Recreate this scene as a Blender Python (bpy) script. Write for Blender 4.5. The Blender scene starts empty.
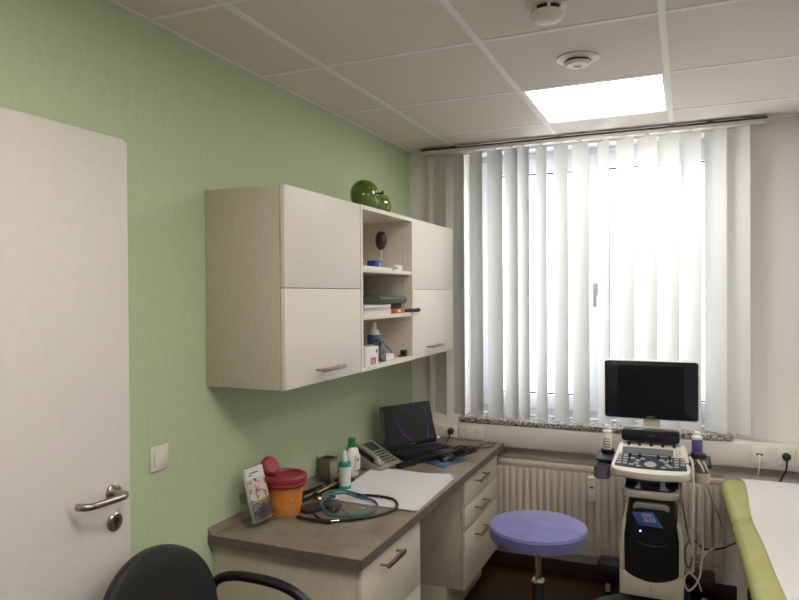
import bpy, bmesh, math, random
from mathutils import Vector, Matrix
random.seed(7)
S = bpy.context.scene
COL = S.collection
R = math.radians

# ------------------------------------------------------------------ camera
YAW, PITCH, ROLL, FPX = .4056, -.0091, -.0067, 668.4
cam_d = bpy.data.cameras.new('camera'); cam = bpy.data.objects.new('camera', cam_d); COL.objects.link(cam)
cam_d.sensor_fit = 'HORIZONTAL'; cam_d.sensor_width = 36; cam_d.lens = FPX / 799 * 36
cam_d.clip_start = .02
def _cam_axes():
    def world(X, Y2, Z):
        c, s = math.cos(PITCH), math.sin(PITCH); Y, z = c*Y2 - s*Z, s*Y2 + c*Z
        c, s = math.cos(YAW), math.sin(YAW)
        return Vector((c*X - s*Y, s*X + c*Y, z))
    c, s = math.cos(ROLL), math.sin(ROLL)
    def pix(u, v):
        return world(c*u + s*v, 0, -(-s*u + c*v))
    right = pix(1, 0); up = -pix(0, 1); back = -world(0, 1, 0)
    return right, up, back
_r, _u, _b = _cam_axes()
cam.matrix_world = Matrix(((_r.x, _u.x, _b.x, 0), (_r.y, _u.y, _b.y, 0), (_r.z, _u.z, _b.z, 1.617), (0, 0, 0, 1)))
S.camera = cam

# ------------------------------------------------------------------ world, exposure
W = bpy.data.worlds.new('overcast_sky'); S.world = W; W.use_nodes = True
bg = W.node_tree.nodes['Background']
bg.inputs['Color'].default_value = (.97, .985, 1, 1); bg.inputs['Strength'].default_value = 2.9
S.view_settings.view_transform = 'Standard'; S.view_settings.look = 'None'
S.view_settings.gamma = 1; S.view_settings.exposure = 1.22
PANEL_WINDOW = 6.0      # ceiling panel by the window
PANEL_NEAR = 9.2        # ceiling panel nearer the doorway, shared by the added fill panel
# daylight portal over the window opening
pl = bpy.data.lights.new('window_portal', 'AREA'); pl.shape = 'RECTANGLE'; pl.size = 1.5; pl.size_y = 1.6
po = bpy.data.objects.new('window_portal', pl); COL.objects.link(po)
po.location = (-.5, 4.16, 1.67); po.rotation_euler = (R(-90), 0, 0)
pl.cycles.is_portal = True

# ------------------------------------------------------------------ materials
def lin(c):
    return tuple(((v/255)/12.92 if v/255 <= .04045 else ((v/255+.055)/1.055)**2.4) for v in c) + (1,)
def mat(name, col, rough=.5, metal=0, var=None, bump=None, spec=.5, coat=0, emit=None, estr=0, stretch=None, sheen=0):
    m = bpy.data.materials.new(name); m.use_nodes = True
    nt = m.node_tree; p = nt.nodes['Principled BSDF']
    p.inputs['Base Color'].default_value = lin(col); p.inputs['Roughness'].default_value = rough
    p.inputs['Metallic'].default_value = metal; p.inputs['Specular IOR Level'].default_value = spec
    p.inputs['Coat Weight'].default_value = coat
    p.inputs['Sheen Weight'].default_value = sheen
    if emit: p.inputs['Emission Color'].default_value = lin(emit); p.inputs['Emission Strength'].default_value = estr
    if var or bump:
        tc = nt.nodes.new('ShaderNodeTexCoord'); mp = nt.nodes.new('ShaderNodeMapping')
        nt.links.new(tc.outputs['Object'], mp.inputs['Vector'])
        if stretch: mp.inputs['Scale'].default_value = stretch
    if var:
        sc, col2 = var[:2]
        n = nt.nodes.new('ShaderNodeTexNoise'); n.inputs['Scale'].default_value = sc; n.inputs['Detail'].default_value = 5
        nt.links.new(mp.outputs[0], n.inputs['Vector'])
        cr = nt.nodes.new('ShaderNodeValToRGB')
        cr.color_ramp.elements[0].position = var[2] if len(var) > 2 else .35; cr.color_ramp.elements[0].color = lin(col)
        cr.color_ramp.elements[1].position = var[3] if len(var) > 3 else .68; cr.color_ramp.elements[1].color = lin(col2)
        nt.links.new(n.outputs['Fac'], cr.inputs[0]); nt.links.new(cr.outputs[0], p.inputs['Base Color'])
    if bump:
        n2 = nt.nodes.new('ShaderNodeTexNoise'); n2.inputs['Scale'].default_value = bump[0]; n2.inputs['Detail'].default_value = 4
        nt.links.new(mp.outputs[0], n2.inputs['Vector'])
        b = nt.nodes.new('ShaderNodeBump'); b.inputs['Strength'].default_value = bump[1]; b.inputs['Distance'].default_value = .002
        nt.links.new(n2.outputs['Fac'], b.inputs['Height']); nt.links.new(b.outputs[0], p.inputs['Normal'])
    return m

M = {}
M['green'] = mat('green_wallpaper', (184, 199, 161), .8, var=(60, (190, 204, 168)), bump=(220, .25), stretch=(1, 1, .35))
M['white_wall'] = mat('white_wall_paint', (232, 229, 222), .85, var=(40, (235, 232, 226)), bump=(180, .2))
M['ceil'] = mat('mineral_tile', (226, 219, 207), .9, var=(140, (236, 230, 220)), bump=(300, .4))
M['tbar'] = mat('ceiling_rail_white', (244, 242, 238), .6)
M['floor'] = None
M['cab_side'] = mat('cream_carcass', (190, 179, 158), .55, var=(90, (198, 188, 169)), stretch=(1, 1, .2))
M['cab_door'] = mat('off_white_front', (222, 215, 206), .45, var=(70, (225, 219, 210)))
M['cab_in'] = mat('cream_interior', (222, 213, 199), .6)
M['gap'] = mat('shadow_gap_edge', (88, 72, 52), .7)
M['hole'] = mat('drilled_hole', (110, 98, 78), .8)
M['brass'] = mat('brushed_nickel_handle', (172, 162, 150), .3, 1)
M['steel'] = mat('brushed_steel', (172, 164, 152), .28, 1, bump=(200, .1))
M['darksteel'] = mat('dull_steel', (112, 106, 98), .35, 1)
M['chrome'] = mat('chrome', (200, 200, 205), .12, 1)
M['counter_edge'] = mat('laminate_edge', (96, 87, 78), .5, var=(60, (110, 100, 89)))
M['door'] = mat('white_door_lacquer', (212, 206, 199), .5, var=(30, (216, 210, 203)), bump=(260, .06))
M['plastic_white'] = mat('white_plastic', (224, 221, 214), .4)
M['plastic_cream'] = mat('cream_plastic', (224, 218, 206), .45)
M['trunk'] = mat('trunking_plastic', (216, 211, 202), .45)
M['rad'] = mat('radiator_enamel', (198, 188, 172), .4)
M['rad_dark'] = mat('radiator_recess', (70, 62, 54), .8)
M['pvc'] = mat('window_pvc', (226, 230, 238), .35)
M['gasket'] = mat('dark_window_gasket', (52, 44, 90), .6)
M['black'] = mat('black_plastic', (15, 15, 17), .38)
M['blackm'] = mat('black_matt_plastic', (20, 20, 21), .6)
M['blackfabric'] = mat('black_upholstery', (13, 13, 14), .5, bump=(400, .2), sheen=.1)
M['screen'] = mat('monitor_glass', (8, 10, 15), .2, spec=.3)
M['bezel'] = mat('navy_black_bezel', (17, 23, 34), .22)
M['cartwhite'] = mat('cart_cream_plastic', (214, 208, 192), .38)
M['cartkhaki'] = mat('cart_lower_cream', (184, 175, 156), .45)
M['navy'] = mat('navy_key_panel', (48, 54, 76), .4)
M['keys'] = mat('keyboard_keys', (118, 120, 122), .5)
M['keylight'] = mat('pale_buttons', (176, 178, 172), .5)
M['greyplastic'] = mat('grey_plastic', (92, 92, 100), .45)
M['purple'] = mat('purple_vinyl', (98, 96, 152), .75, var=(14, (112, 110, 166), .4, .7), bump=(300, .15), sheen=.25)
M['lime'] = mat('lime_vinyl', (156, 156, 90), .5, var=(8, (164, 164, 98)), bump=(160, .1))
M['paper'] = mat('couch_paper', (206, 203, 199), .8, bump=(14, .25))
M['sheet'] = mat('white_sheet', (208, 206, 206), .75, bump=(20, .1))
M['apple'] = mat('green_ceramic_glaze', (70, 98, 22), .08, var=(9, (92, 118, 30)), coat=.8)
M['orange'] = mat('orange_bucket', (198, 118, 52), .5, var=(30, (206, 130, 64)))
M['red'] = mat('crimson_lid', (140, 36, 48), .42)
M['teal'] = mat('teal_cap', (22, 140, 118), .4)
M['greencap'] = mat('green_cap', (34, 130, 36), .4)
M['label'] = mat('bottle_label', (206, 214, 208), .5, var=(60, (150, 176, 160), .55, .75), stretch=(.5, .5, 2.5))
M['bottle'] = mat('white_bottle', (222, 222, 216), .35)
M['violet'] = mat('violet_label', (86, 56, 136), .4, var=(20, (104, 76, 150)))
M['blue'] = mat('blue_print', (52, 92, 150), .45)
M['bluelight'] = mat('pale_blue_print', (120, 160, 200), .5)
M['cyan'] = mat('teal_blue_rubber', (52, 96, 112), .45)
M['egg'] = mat('maroon_model', (62, 36, 42), .3)
M['peach'] = mat('peach_model', (206, 132, 104), .4)
M['yellow'] = mat('yellow_pencil', (206, 152, 44), .5)
M['orangep'] = mat('orange_print', (214, 96, 40), .5)
M['greyfolder'] = mat('grey_green_folder', (86, 90, 82), .5)
M['navybook'] = mat('navy_book', (36, 42, 58), .5)
M['magenta'] = mat('magenta_print', (190, 50, 120), .5)
M['ink'] = mat('dark_ink', (50, 48, 50), .7)
M['photo'] = mat('photo_print', (196, 184, 172), .5, var=(45, (120, 82, 70), .52, .62))
M['cardgrey'] = mat('charcoal_print', (58, 58, 58), .4)
M['silver'] = mat('silver_plastic', (150, 150, 142), .35, .3)
M['lcd'] = mat('phone_display', (58, 66, 56), .25)
M['wallpaper_screen'] = mat('laptop_panel', (18, 18, 23), .22)
M['purple_glow'] = mat('lit_purple_curve', (44, 26, 84), .4, emit=(70, 40, 120), estr=.14)
M['green_glow'] = mat('lit_green_curve', (30, 70, 50), .4, emit=(36, 80, 58), estr=.08)
M['led'] = mat('blue_led', (120, 170, 255), .4, emit=(90, 140, 255), estr=6)
M['bulb'] = mat('grey_rubber_bulb', (70, 66, 60), .5)
M['cuff'] = mat('charcoal_cuff', (48, 46, 44), .7)
M['spongebox'] = mat('aluminium_box', (128, 120, 100), .3, .8)
M['brown'] = mat('patterned_box', (120, 120, 118), .5, var=(60, (52, 50, 54), .48, .56))
M['lightblue_mat'] = mat('mat_print', (38, 50, 78), .4, var=(9, (84, 116, 172), .52, .6))
M['cable'] = mat('grey_cable', (184, 178, 166), .5)
M['outer'] = mat('far_plaster', (225, 225, 225), .9)
M['outwin'] = mat('far_glass', (176, 182, 188), .3)

def _floor():
    m = bpy.data.materials.new('dark_wood_floor'); m.use_nodes = True; nt = m.node_tree; p = nt.nodes['Principled BSDF']
    tc = nt.nodes.new('ShaderNodeTexCoord'); br = nt.nodes.new('ShaderNodeTexBrick')
    nt.links.new(tc.outputs['Object'], br.inputs['Vector'])
    br.inputs['Color1'].default_value = lin((66, 46, 34)); br.inputs['Color2'].default_value = lin((54, 38, 28))
    br.inputs['Mortar'].default_value = lin((40, 24, 16)); br.inputs['Scale'].default_value = 1
    br.inputs['Brick Width'].default_value = 1.2; br.inputs['Row Height'].default_value = .16; br.inputs['Mortar Size'].default_value = .002
    mp = nt.nodes.new('ShaderNodeMapping'); mp.inputs['Scale'].default_value = (2, 22, 1); nt.links.new(tc.outputs['Object'], mp.inputs[0])
    n = nt.nodes.new('ShaderNodeTexNoise'); n.inputs['Scale'].default_value = 2.2; n.inputs['Detail'].default_value = 6; nt.links.new(mp.outputs[0], n.inputs['Vector'])
    mx = nt.nodes.new('ShaderNodeMixRGB'); mx.blend_type = 'MULTIPLY'; mx.inputs[0].default_value = .55
    nt.links.new(br.outputs[0], mx.inputs[1]); nt.links.new(n.outputs['Fac'], mx.inputs[2])
    nt.links.new(mx.outputs[0], p.inputs['Base Color']); p.inputs['Roughness'].default_value = .38
    return m
M['floor'] = _floor()
def _counter():
    m = bpy.data.materials.new('grey_stone_laminate'); m.use_nodes = True; nt = m.node_tree; p = nt.nodes['Principled BSDF']
    tc = nt.nodes.new('ShaderNodeTexCoord')
    n = nt.nodes.new('ShaderNodeTexNoise'); n.inputs['Scale'].default_value = 7; n.inputs['Detail'].default_value = 9; n.inputs['Roughness'].default_value = .7
    nt.links.new(tc.outputs['Object'], n.inputs['Vector'])
    cr = nt.nodes.new('ShaderNodeValToRGB'); e = cr.color_ramp.elements
    e[0].position = .3; e[0].color = lin((108, 98, 84)); e[1].position = .72; e[1].color = lin((142, 131, 114))
    nt.links.new(n.outputs['Fac'], cr.inputs[0])
    v = nt.nodes.new('ShaderNodeTexVoronoi'); v.feature = 'DISTANCE_TO_EDGE'; v.inputs['Scale'].default_value = 3.2
    d = nt.nodes.new('ShaderNodeMixRGB'); d.blend_type = 'ADD'; d.inputs[0].default_value = .5
    nt.links.new(tc.outputs['Object'], d.inputs[1]); nt.links.new(n.outputs['Color'], d.inputs[2]); nt.links.new(d.outputs[0], v.inputs['Vector'])
    c2 = nt.nodes.new('ShaderNodeValToRGB'); c2.color_ramp.elements[0].position = 0; c2.color_ramp.elements[0].color = (1, 1, 1, 1)
    c2.color_ramp.elements[1].position = .012; c2.color_ramp.elements[1].color = (0, 0, 0, 1)
    nt.links.new(v.outputs['Distance'], c2.inputs[0])
    mx = nt.nodes.new('ShaderNodeMixRGB'); mx.inputs[2].default_value = lin((164, 154, 138))
    mu = nt.nodes.new('ShaderNodeMath'); mu.operation = 'MULTIPLY'; mu.inputs[1].default_value = .6
    nt.links.new(c2.outputs[0], mu.inputs[0]); nt.links.new(mu.outputs[0], mx.inputs[0]); nt.links.new(cr.outputs[0], mx.inputs[1])
    nt.links.new(mx.outputs[0], p.inputs['Base Color']); p.inputs['Roughness'].default_value = .42
    return m
M['counter'] = _counter()
def _granite():
    m = bpy.data.materials.new('speckled_granite'); m.use_nodes = True; nt = m.node_tree; p = nt.nodes['Principled BSDF']
    tc = nt.nodes.new('ShaderNodeTexCoord'); v = nt.nodes.new('ShaderNodeTexNoise'); v.inputs['Scale'].default_value = 110; v.inputs['Detail'].default_value = 2
    nt.links.new(tc.outputs['Object'], v.inputs['Vector'])
    cr = nt.nodes.new('ShaderNodeValToRGB'); cr.color_ramp.elements[0].position = .46; cr.color_ramp.elements[0].color = lin((84, 81, 79))
    cr.color_ramp.elements[1].position = .56; cr.color_ramp.elements[1].color = lin((188, 185, 180))
    nt.links.new(v.outputs['Fac'], cr.inputs[0]); nt.links.new(cr.outputs[0], p.inputs['Base Color']); p.inputs['Roughness'].default_value = .12
    return m
M['granite'] = _granite()
def _slat():
    m = bpy.data.materials.new('translucent_blind_fabric'); m.use_nodes = True; nt = m.node_tree; nt.nodes.clear()
    o = nt.nodes.new('ShaderNodeOutputMaterial'); d = nt.nodes.new('ShaderNodeBsdfDiffuse'); t = nt.nodes.new('ShaderNodeBsdfTranslucent'); mx = nt.nodes.new('ShaderNodeMixShader')
    d.inputs[0].default_value = lin((236, 236, 233)); t.inputs[0].default_value = lin((230, 230, 229)); mx.inputs[0].default_value = .205
    nt.links.new(d.outputs[0], mx.inputs[1]); nt.links.new(t.outputs[0], mx.inputs[2]); nt.links.new(mx.outputs[0], o.inputs[0])
    return m
M['slat'] = _slat()
def _glass(name, tint, gl):
    m = bpy.data.materials.new(name); m.use_nodes = True; nt = m.node_tree; nt.nodes.clear()
    o = nt.nodes.new('ShaderNodeOutputMaterial'); d = nt.nodes.new('ShaderNodeBsdfTransparent'); t = nt.nodes.new('ShaderNodeBsdfGlossy'); mx = nt.nodes.new('ShaderNodeMixShader')
    d.inputs[0].default_value = tint; t.inputs['Roughness'].default_value = .03; mx.inputs[0].default_value = gl
    nt.links.new(d.outputs[0], mx.inputs[1]); nt.links.new(t.outputs[0], mx.inputs[2]); nt.links.new(mx.outputs[0], o.inputs[0])
    return m
M['glass'] = _glass('window_glass', (.97, .98, 1, 1), .05)
M['acrylic'] = _glass('clear_acrylic', (.9, .92, .92, 1), .12)
M['clearplastic'] = _glass('translucent_bottle', (.75, .8, .8, 1), .1)
def emis(name, col, st):
    m = bpy.data.materials.new(name); m.use_nodes = True; nt = m.node_tree; nt.nodes.clear()
    o = nt.nodes.new('ShaderNodeOutputMaterial'); e = nt.nodes.new('ShaderNodeEmission'); e.inputs[0].default_value = col; e.inputs[1].default_value = st
    nt.links.new(e.outputs[0], o.inputs[0]); return m
M['panel_w'] = emis('lit_diffuser_window', (1, .97, .93, 1), PANEL_WINDOW)
M['panel_n'] = emis('lit_diffuser_near', (1, .95, .89, 1), PANEL_NEAR)

# ------------------------------------------------------------------ mesh helper
def catmull(pts, n=8, closed=False):
    P = [Vector(p) for p in pts]; out = []; N = len(P)
    rng = range(N) if closed else range(N-1)
    for i in rng:
        p0 = P[(i-1) % N] if closed or i > 0 else P[0]*2 - P[1]
        p1 = P[i]; p2 = P[(i+1) % N]
        p3 = P[(i+2) % N] if closed or i+2 < N else P[-1]*2 - P[-2]
        for k in range(n):
            t = k/n
            out.append(.5*((2*p1) + (p2-p0)*t + (2*p0-5*p1+4*p2-p3)*t*t + (3*p1-p0-3*p2+p3)*t*t*t))
    if not closed: out.append(P[-1])
    return out

class B:
    def __init__(s): s.bm = bmesh.new(); s.mi = 0
    def m(s, i): s.mi = i; return s
    def _tag(s, fs):
        for f in fs: f.material_index = s.mi
    def box(s, x0, x1, y0, y1, z0, z1, bev=0, seg=2, T=None):
        t = bmesh.new()
        bmesh.ops.create_cube(t, size=1)
        bmesh.ops.scale(t, vec=(abs(x1-x0), abs(y1-y0), abs(z1-z0)), verts=t.verts)
        bmesh.ops.translate(t, vec=((x0+x1)/2, (y0+y1)/2, (z0+z1)/2), verts=t.verts)
        if bev: bmesh.ops.bevel(t, geom=list(t.edges), offset=bev, segments=seg, profile=.5, affect='EDGES')
        return s.merge(t, T)
    def merge(s, t, T=None):
        if T is not None: bmesh.ops.transform(t, matrix=T, verts=t.verts)
        vm = {v: s.bm.verts.new(v.co) for v in t.verts}
        for f in t.faces:
            try: nf = s.bm.faces.new([vm[v] for v in f.verts]); nf.material_index = s.mi
            except ValueError: pass
        t.free(); return s
    def cyl(s, p0, p1, r0, r1=None, n=24):
        p0, p1 = Vector(p0), Vector(p1); r1 = r0 if r1 is None else r1
        d = p1-p0; q = d.to_track_quat('Z', 'Y'); t = bmesh.new()
        bmesh.ops.create_cone(t, cap_ends=True, segments=n, radius1=r0, radius2=r1, depth=d.length)
        return s.merge(t, Matrix.Translation((p0+p1)/2) @ q.to_matrix().to_4x4())
    def lathe(s, prof, T=None, n=36, sx=1, sy=1):
        t = bmesh.new(); rings = []
        for r, z in prof:
            if r < 1e-6: rings.append([t.verts.new((0, 0, z))])
            else: rings.append([t.verts.new((r*math.cos(2*math.pi*k/n)*sx, r*math.sin(2*math.pi*k/n)*sy, z)) for k in range(n)])
        for a, b in zip(rings, rings[1:]):
            for k in range(n):
                k2 = (k+1) % n
                if len(a) == 1 and len(b) == 1: continue
                if len(a) == 1: t.faces.new((a[0], b[k2], b[k])) if True else 0
                elif len(b) == 1: t.faces.new((a[k], a[k2], b[0]))
                else: t.faces.new((a[k], a[k2], b[k2], b[k]))
        for ring, first in ((rings[0], True), (rings[-1], False)):
            if len(ring) > 1: t.faces.new(list(reversed(ring)) if first else ring)
        bmesh.ops.recalc_face_normals(t, faces=t.faces)
        return s.merge(t, T)
    def tube(s, pts, r, n=10, k=8, closed=False, smooth=True, flat=1):
        P = catmull(pts, k, closed) if smooth else [Vector(p) for p in pts]
        t = bmesh.new(); rings = []; N = len(P); up = None
        for i, p in enumerate(P):
            a = P[(i+1) % N] if closed or i < N-1 else P[i]
            b = P[i-1] if closed or i > 0 else P[i]
            d = (a-b).normalized()
            if up is None:
                up = Vector((0, 0, 1)) if abs(d.z) < .9 else Vector((1, 0, 0))
            side = d.cross(up)
            if side.length < 1e-4: side = d.cross(Vector((0, 1, 0)))
            side.normalize(); up = side.cross(d).normalized()
            rr = r(i/(N-1)) if callable(r) else r
            rings.append([t.verts.new(p + side*rr*math.cos(2*math.pi*j/n) + up*rr*flat*math.sin(2*math.pi*j/n)) for j in range(n)])
        pairs = list(zip(rings, rings[1:])) + ([(rings[-1], rings[0])] if closed else [])
        for a, b in pairs:
            for j in range(n): t.faces.new((a[j], a[(j+1) % n], b[(j+1) % n], b[j]))
        if not closed: t.faces.new(list(reversed(rings[0]))); t.faces.new(rings[-1])
        bmesh.ops.recalc_face_normals(t, faces=t.faces)
        return s.merge(t)
    def prism(s, poly, h0, h1, axis='z', bev=0, T=None):
        """poly: 2D outline; axis z:(x,y) y:(x,z) x:(y,z)"""
        t = bmesh.new()
        def P(a, b, h): return (a, b, h) if axis == 'z' else ((a, h, b) if axis == 'y' else (h, a, b))
        v0 = [t.verts.new(P(a, b, h0)) for a, b in poly]; v1 = [t.verts.new(P(a, b, h1)) for a, b in poly]
        t.faces.new(v0); t.faces.new(list(reversed(v1))); n = len(poly)
        for i in range(n): t.faces.new((v0[i], v1[i], v1[(i+1) % n], v0[(i+1) % n]))
        bmesh.ops.recalc_face_normals(t, faces=t.faces)
        if bev:
            es = [e for e in t.edges if len({round(getattr(v.co, axis), 5) for v in e.verts}) == 1]
            bmesh.ops.bevel(t, geom=es, offset=bev, segments=2, profile=.5, affect='EDGES')
        return s.merge(t, T)
    def ball(s, c, r, sx=1, sy=1, sz=1, n=24):
        t = bmesh.new(); bmesh.ops.create_uvsphere(t, u_segments=n, v_segments=n//2, radius=r)
        return s.merge(t, Matrix.Translation(c) @ Matrix.Diagonal((sx, sy, sz, 1)))
    def build(s, name, mats, parent=None, T=None, ang=35):
        if not isinstance(mats, (list, tuple)): mats = [mats]
        if T is not None: bmesh.ops.transform(s.bm, matrix=T, verts=s.bm.verts)
        me = bpy.data.meshes.new(name); s.bm.to_mesh(me); s.bm.free()
        for x in mats: me.materials.append(M[x] if isinstance(x, str) else x)
        for p in me.polygons: p.use_smooth = True
        me.set_sharp_from_angle(angle=R(ang))
        o = bpy.data.objects.new(name, me); COL.objects.link(o)
        if parent: o.parent = parent
        return o
def rrect(x0, x1, y0, y1, r, n=6):
    out = []
    for cx, cy, a0 in ((x1-r, y1-r, 0), (x0+r, y1-r, 90), (x0+r, y0+r, 180), (x1-r, y0+r, 270)):
        for k in range(n+1):
            a = R(a0+90*k/n); out.append((cx+r*math.cos(a), cy+r*math.sin(a)))
    return out
def thing(name, label, cat, loc=(0, 0, 0), rz=0, group=None):
    o = bpy.data.objects.new(name, None); COL.objects.link(o); o.empty_display_size = .05
    o.location = loc; o.rotation_euler = (0, 0, rz); o['label'] = label; o['category'] = cat; o['kind'] = 'thing'
    if group: o['group'] = group
    return o
def tag(o, label, cat, group=None, kind='thing'):
    o['label'] = label; o['category'] = cat; o['kind'] = kind
    if group: o['group'] = group
    return o
def struct(o, label=None, cat=None):
    o['kind'] = 'structure'
    if label: o['label'] = label; o['category'] = cat
    return o
RX = lambda a: Matrix.Rotation(R(a), 4, 'X')
RY = lambda a: Matrix.Rotation(R(a), 4, 'Y')
RZ = lambda a: Matrix.Rotation(R(a), 4, 'Z')
TR = lambda *p: Matrix.Translation(p)
FACE_Y = RX(90)      # lathe axis z -> -y (towards the room from the window wall)

# ================================================================== room
XL, XR, YB, YN, ZC = -1.6, 1.75, 3.9, -1.25, 2.507
OX0, OX1, OZ0, OZ1 = -1.24, .235, .850, 2.46
struct(B().box(XL-.15, XR+.15, YN-.15, YB+.3, -.1, 0).build('floor', 'floor'), 'dark brown wood-look plank floor', 'floor')
struct(B().box(XL-.15, XL, YN-.15, YB, 0, ZC+.1).build('wall_left', 'green'), 'pale green papered wall behind the cabinets and door', 'wall')
struct(B().box(XR, XR+.15, YN-.15, YB, 0, ZC+.1).build('wall_right', 'white_wall'), 'plain off-white wall on the couch side', 'wall')
struct(B().box(XL, XR, YN-.15, YN, 0, ZC+.1).build('wall_front', 'white_wall'), 'plain off-white wall behind the viewer', 'wall')
b = B()
b.box(XL-.15, OX0, YB, YB+.3, 0, ZC+.1); b.box(OX1, XR+.15, YB, YB+.3, 0, ZC+.1)
b.box(OX0, OX1, YB, YB+.3, 0, OZ0); b.box(OX0, OX1, YB, YB+.3, OZ1, ZC+.1)
struct(b.build('wall_back', 'white_wall'), 'off-white wall holding the window and trunking', 'wall')
# suspended ceiling: tiles and rails in one mesh
GX = [-1.297, -.674, -.070, .555, 1.18]; GY = [3.545, 2.924, 2.292, 1.671, 1.05, .43, -.19, -.81]
PANELS = [(-.674, -.070, 2.924, 3.545), (-.674, -.070, .43, 1.05), (.555, 1.18, 1.05, 1.671)]  # last one is an unseen fill light, added to brighten the cabinet fronts
b = B(); xs = [XL-.15]+GX+[XR+.15]; ys = [YN-.15]+sorted(GY)+[YB+.3]
for i in range(len(xs)-1):
    for j in range(len(ys)-1):
        x0, x1, y0, y1 = xs[i], xs[i+1], ys[j], ys[j+1]
        if any(abs(x0-p[0]) < .01 and abs(y0-p[2]) < .01 for p in PANELS): continue
        b.box(x0, x1, y0, y1, ZC, ZC+.02)
b.m(1)
for x in GX: b.box(x-.012, x+.012, YN, YB, ZC-.0030, ZC+.001)
for y in GY: b.box(XL, XR, y-.011, y+.011, ZC-.0024, ZC+.0012)
b.box(XL, XL+.018, YN, YB, ZC-.003, ZC+.001); b.box(XL, XR, YB-.018, YB, ZC-.003, ZC+.001)
b.m(0).box(XL-.15, XR+.15, YN-.15, YB+.3, ZC+.06, ZC+.1)
struct(b.build('ceiling', ['ceil', 'tbar']), 'suspended ceiling of square mineral tiles in white rails', 'ceiling')
# skirting
b = B().box(XL, XR, YB-.012, YB, 0, .075, .003)
struct(b.build('baseboard_back', mat('dark_skirting', (50, 32, 22), .5)), 'dark brown skirting under the radiator', 'skirting')
b = B().box(XL, XL+.012, 1.0, 1.92, 0, .075, .003)
struct(b.build('baseboard_left', bpy.data.materials['dark_skirting']), 'dark brown skirting on the green wall', 'skirting')

# trunking and vertical duct
b = B().box(XL+.001, XR-.001, 3.80, YB, .725, .849, .004)
b.box(XL+.001, XR-.001, 3.796, 3.80, .738, .84, .001)
struct(b.build('trim_1', 'trunk'), 'white cable trunking running along the wall under the window', 'trunking')
b = B().box(-1.472, -1.432, 3.872, YB, .849, ZC-.003, .003)
struct(b.build('trim_2', 'trunk'), 'narrow white vertical cable duct left of the window', 'duct')

# window
win = bpy.data.objects.new('window_1', None); COL.objects.link(win); struct(win, 'white two-sash window behind the vertical blind', 'window')
def ring(b, x0, x1, z0, z1, w, y0, y1, bev=.004):
    b.box(x0, x0+w, y0, y1, z0, z1, bev); b.box(x1-w, x1, y0, y1, z0, z1, bev)
    b.box(x0+w, x1-w, y0, y1, z1-w, z1, bev); b.box(x0+w, x1-w, y0, y1, z0, z0+w, bev)
b = B(); ring(b, OX0, OX1, .879, OZ1, .065, 4.03, 4.10); b.box(-.515, -.42, 4.035, 4.10, .95, 2.40, .004)
b.build('window_frame', 'pvc', win)
for (x0, x1, nm) in ((OX0+.045, -.468, 'l'), (-.466, OX1-.045, 'r')):
    b = B(); wl, wr = (.085, .052) if nm == 'l' else (.052, .085)
    b.box(x0, x0+wl, 4.01, 4.07, .925, 2.42, .006).box(x1-wr, x1, 4.01, 4.07, .925, 2.42, .006)
    b.box(x0+wl, x1-wr, 4.01, 4.07, .925, 1.010, .006).box(x0+wl, x1-wr, 4.01, 4.07, 2.335, 2.42, .006)
    sa = b.build('window_sash', 'pvc', win)
    g = B(); ring(g, x0+wl-.002, x1-wr+.002, 1.008, 2.337, .010, 4.035, 4.046, .001); g.build('gasket', 'gasket', sa)
    B().box(x0+wl+.003, x1-wr-.003, 4.052, 4.056, 1.013, 2.332).build('window_pane', 'glass', sa)
b = B().box(-.498, -.47, 3.998, 4.010, 1.60, 1.67, .003).cyl((-.484, 4.0, 1.645), (-.484, 3.965, 1.645), .009)
b.box(-.494, -.474, 3.955, 3.968, 1.535, 1.655, .004)
b.build('window_handle', 'silver', win)
B().box(OX0-.012, .217, 3.797, 4.03, .851, .879, .003).build('window_sill', 'granite', win)

# doorway of the left wall behind the leaf's hinge, and the leaf folded back on the wall
dr = bpy.data.objects.new('door_1', None); COL.objects.link(dr); struct(dr, 'open white door leaf folded back against the green wall', 'door')
b = B().box(-1.525, -1.50, .60, 1.484, .012, 2.064, .002); b.box(-1.542, -1.5255, .59, 1.497, .012, 2.078, .002)
b.build('door_leaf', 'door', dr)
T = TR(-1.50, 1.419, 1.058) @ RY(90)
b = B().lathe([(0, 0), (.026, 0), (.026, .006), (.022, .009), (.012, .010), (.010, .03)], T, 28)
b.tube([(-1.47, 1.419, 1.058), (-1.452, 1.417, 1.058), (-1.443, 1.405, 1.058), (-1.440, 1.385, 1.058), (-1.440, 1.33, 1.060), (-1.441, 1.29, 1.062), (-1.452, 1.274, 1.063), (-1.468, 1.270, 1.063)], .0100, 14)
b.build('door_handle', 'steel', dr)
b = B().lathe([(0, 0), (.026, 0), (.026, .006), (.022, .009), (0, .009)], TR(-1.5, 1.422, .974) @ RY(90), 28)
b.m(1).cyl((-1.492, 1.422, .978), (-1.489, 1.422, .978), .009).box(-1.492, -1.489, 1.4185, 1.4255, .957, .975)
b.build('keyhole_plate', ['steel', 'darksteel'], dr)
for z in (.25, 1.8):
    B().cyl((-1.545, .585, z-.05), (-1.545, .585, z+.05), .010).build('hinge', 'steel', dr)
b = B().box(XL, -1.555, -.36, -.28, 0, 2.10, .004).box(XL, -1.555, .50, .575, 0, 2.10, .004).box(XL, -1.555, -.36, .575, 2.10, 2.17, .004)
b.m(1).box(XL, -1.585, -.28, .50, 0, 2.10)
struct(b.build('trim_3', ['door', 'blackm']), 'white frame of the doorway in the green wall', 'door frame')

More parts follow.
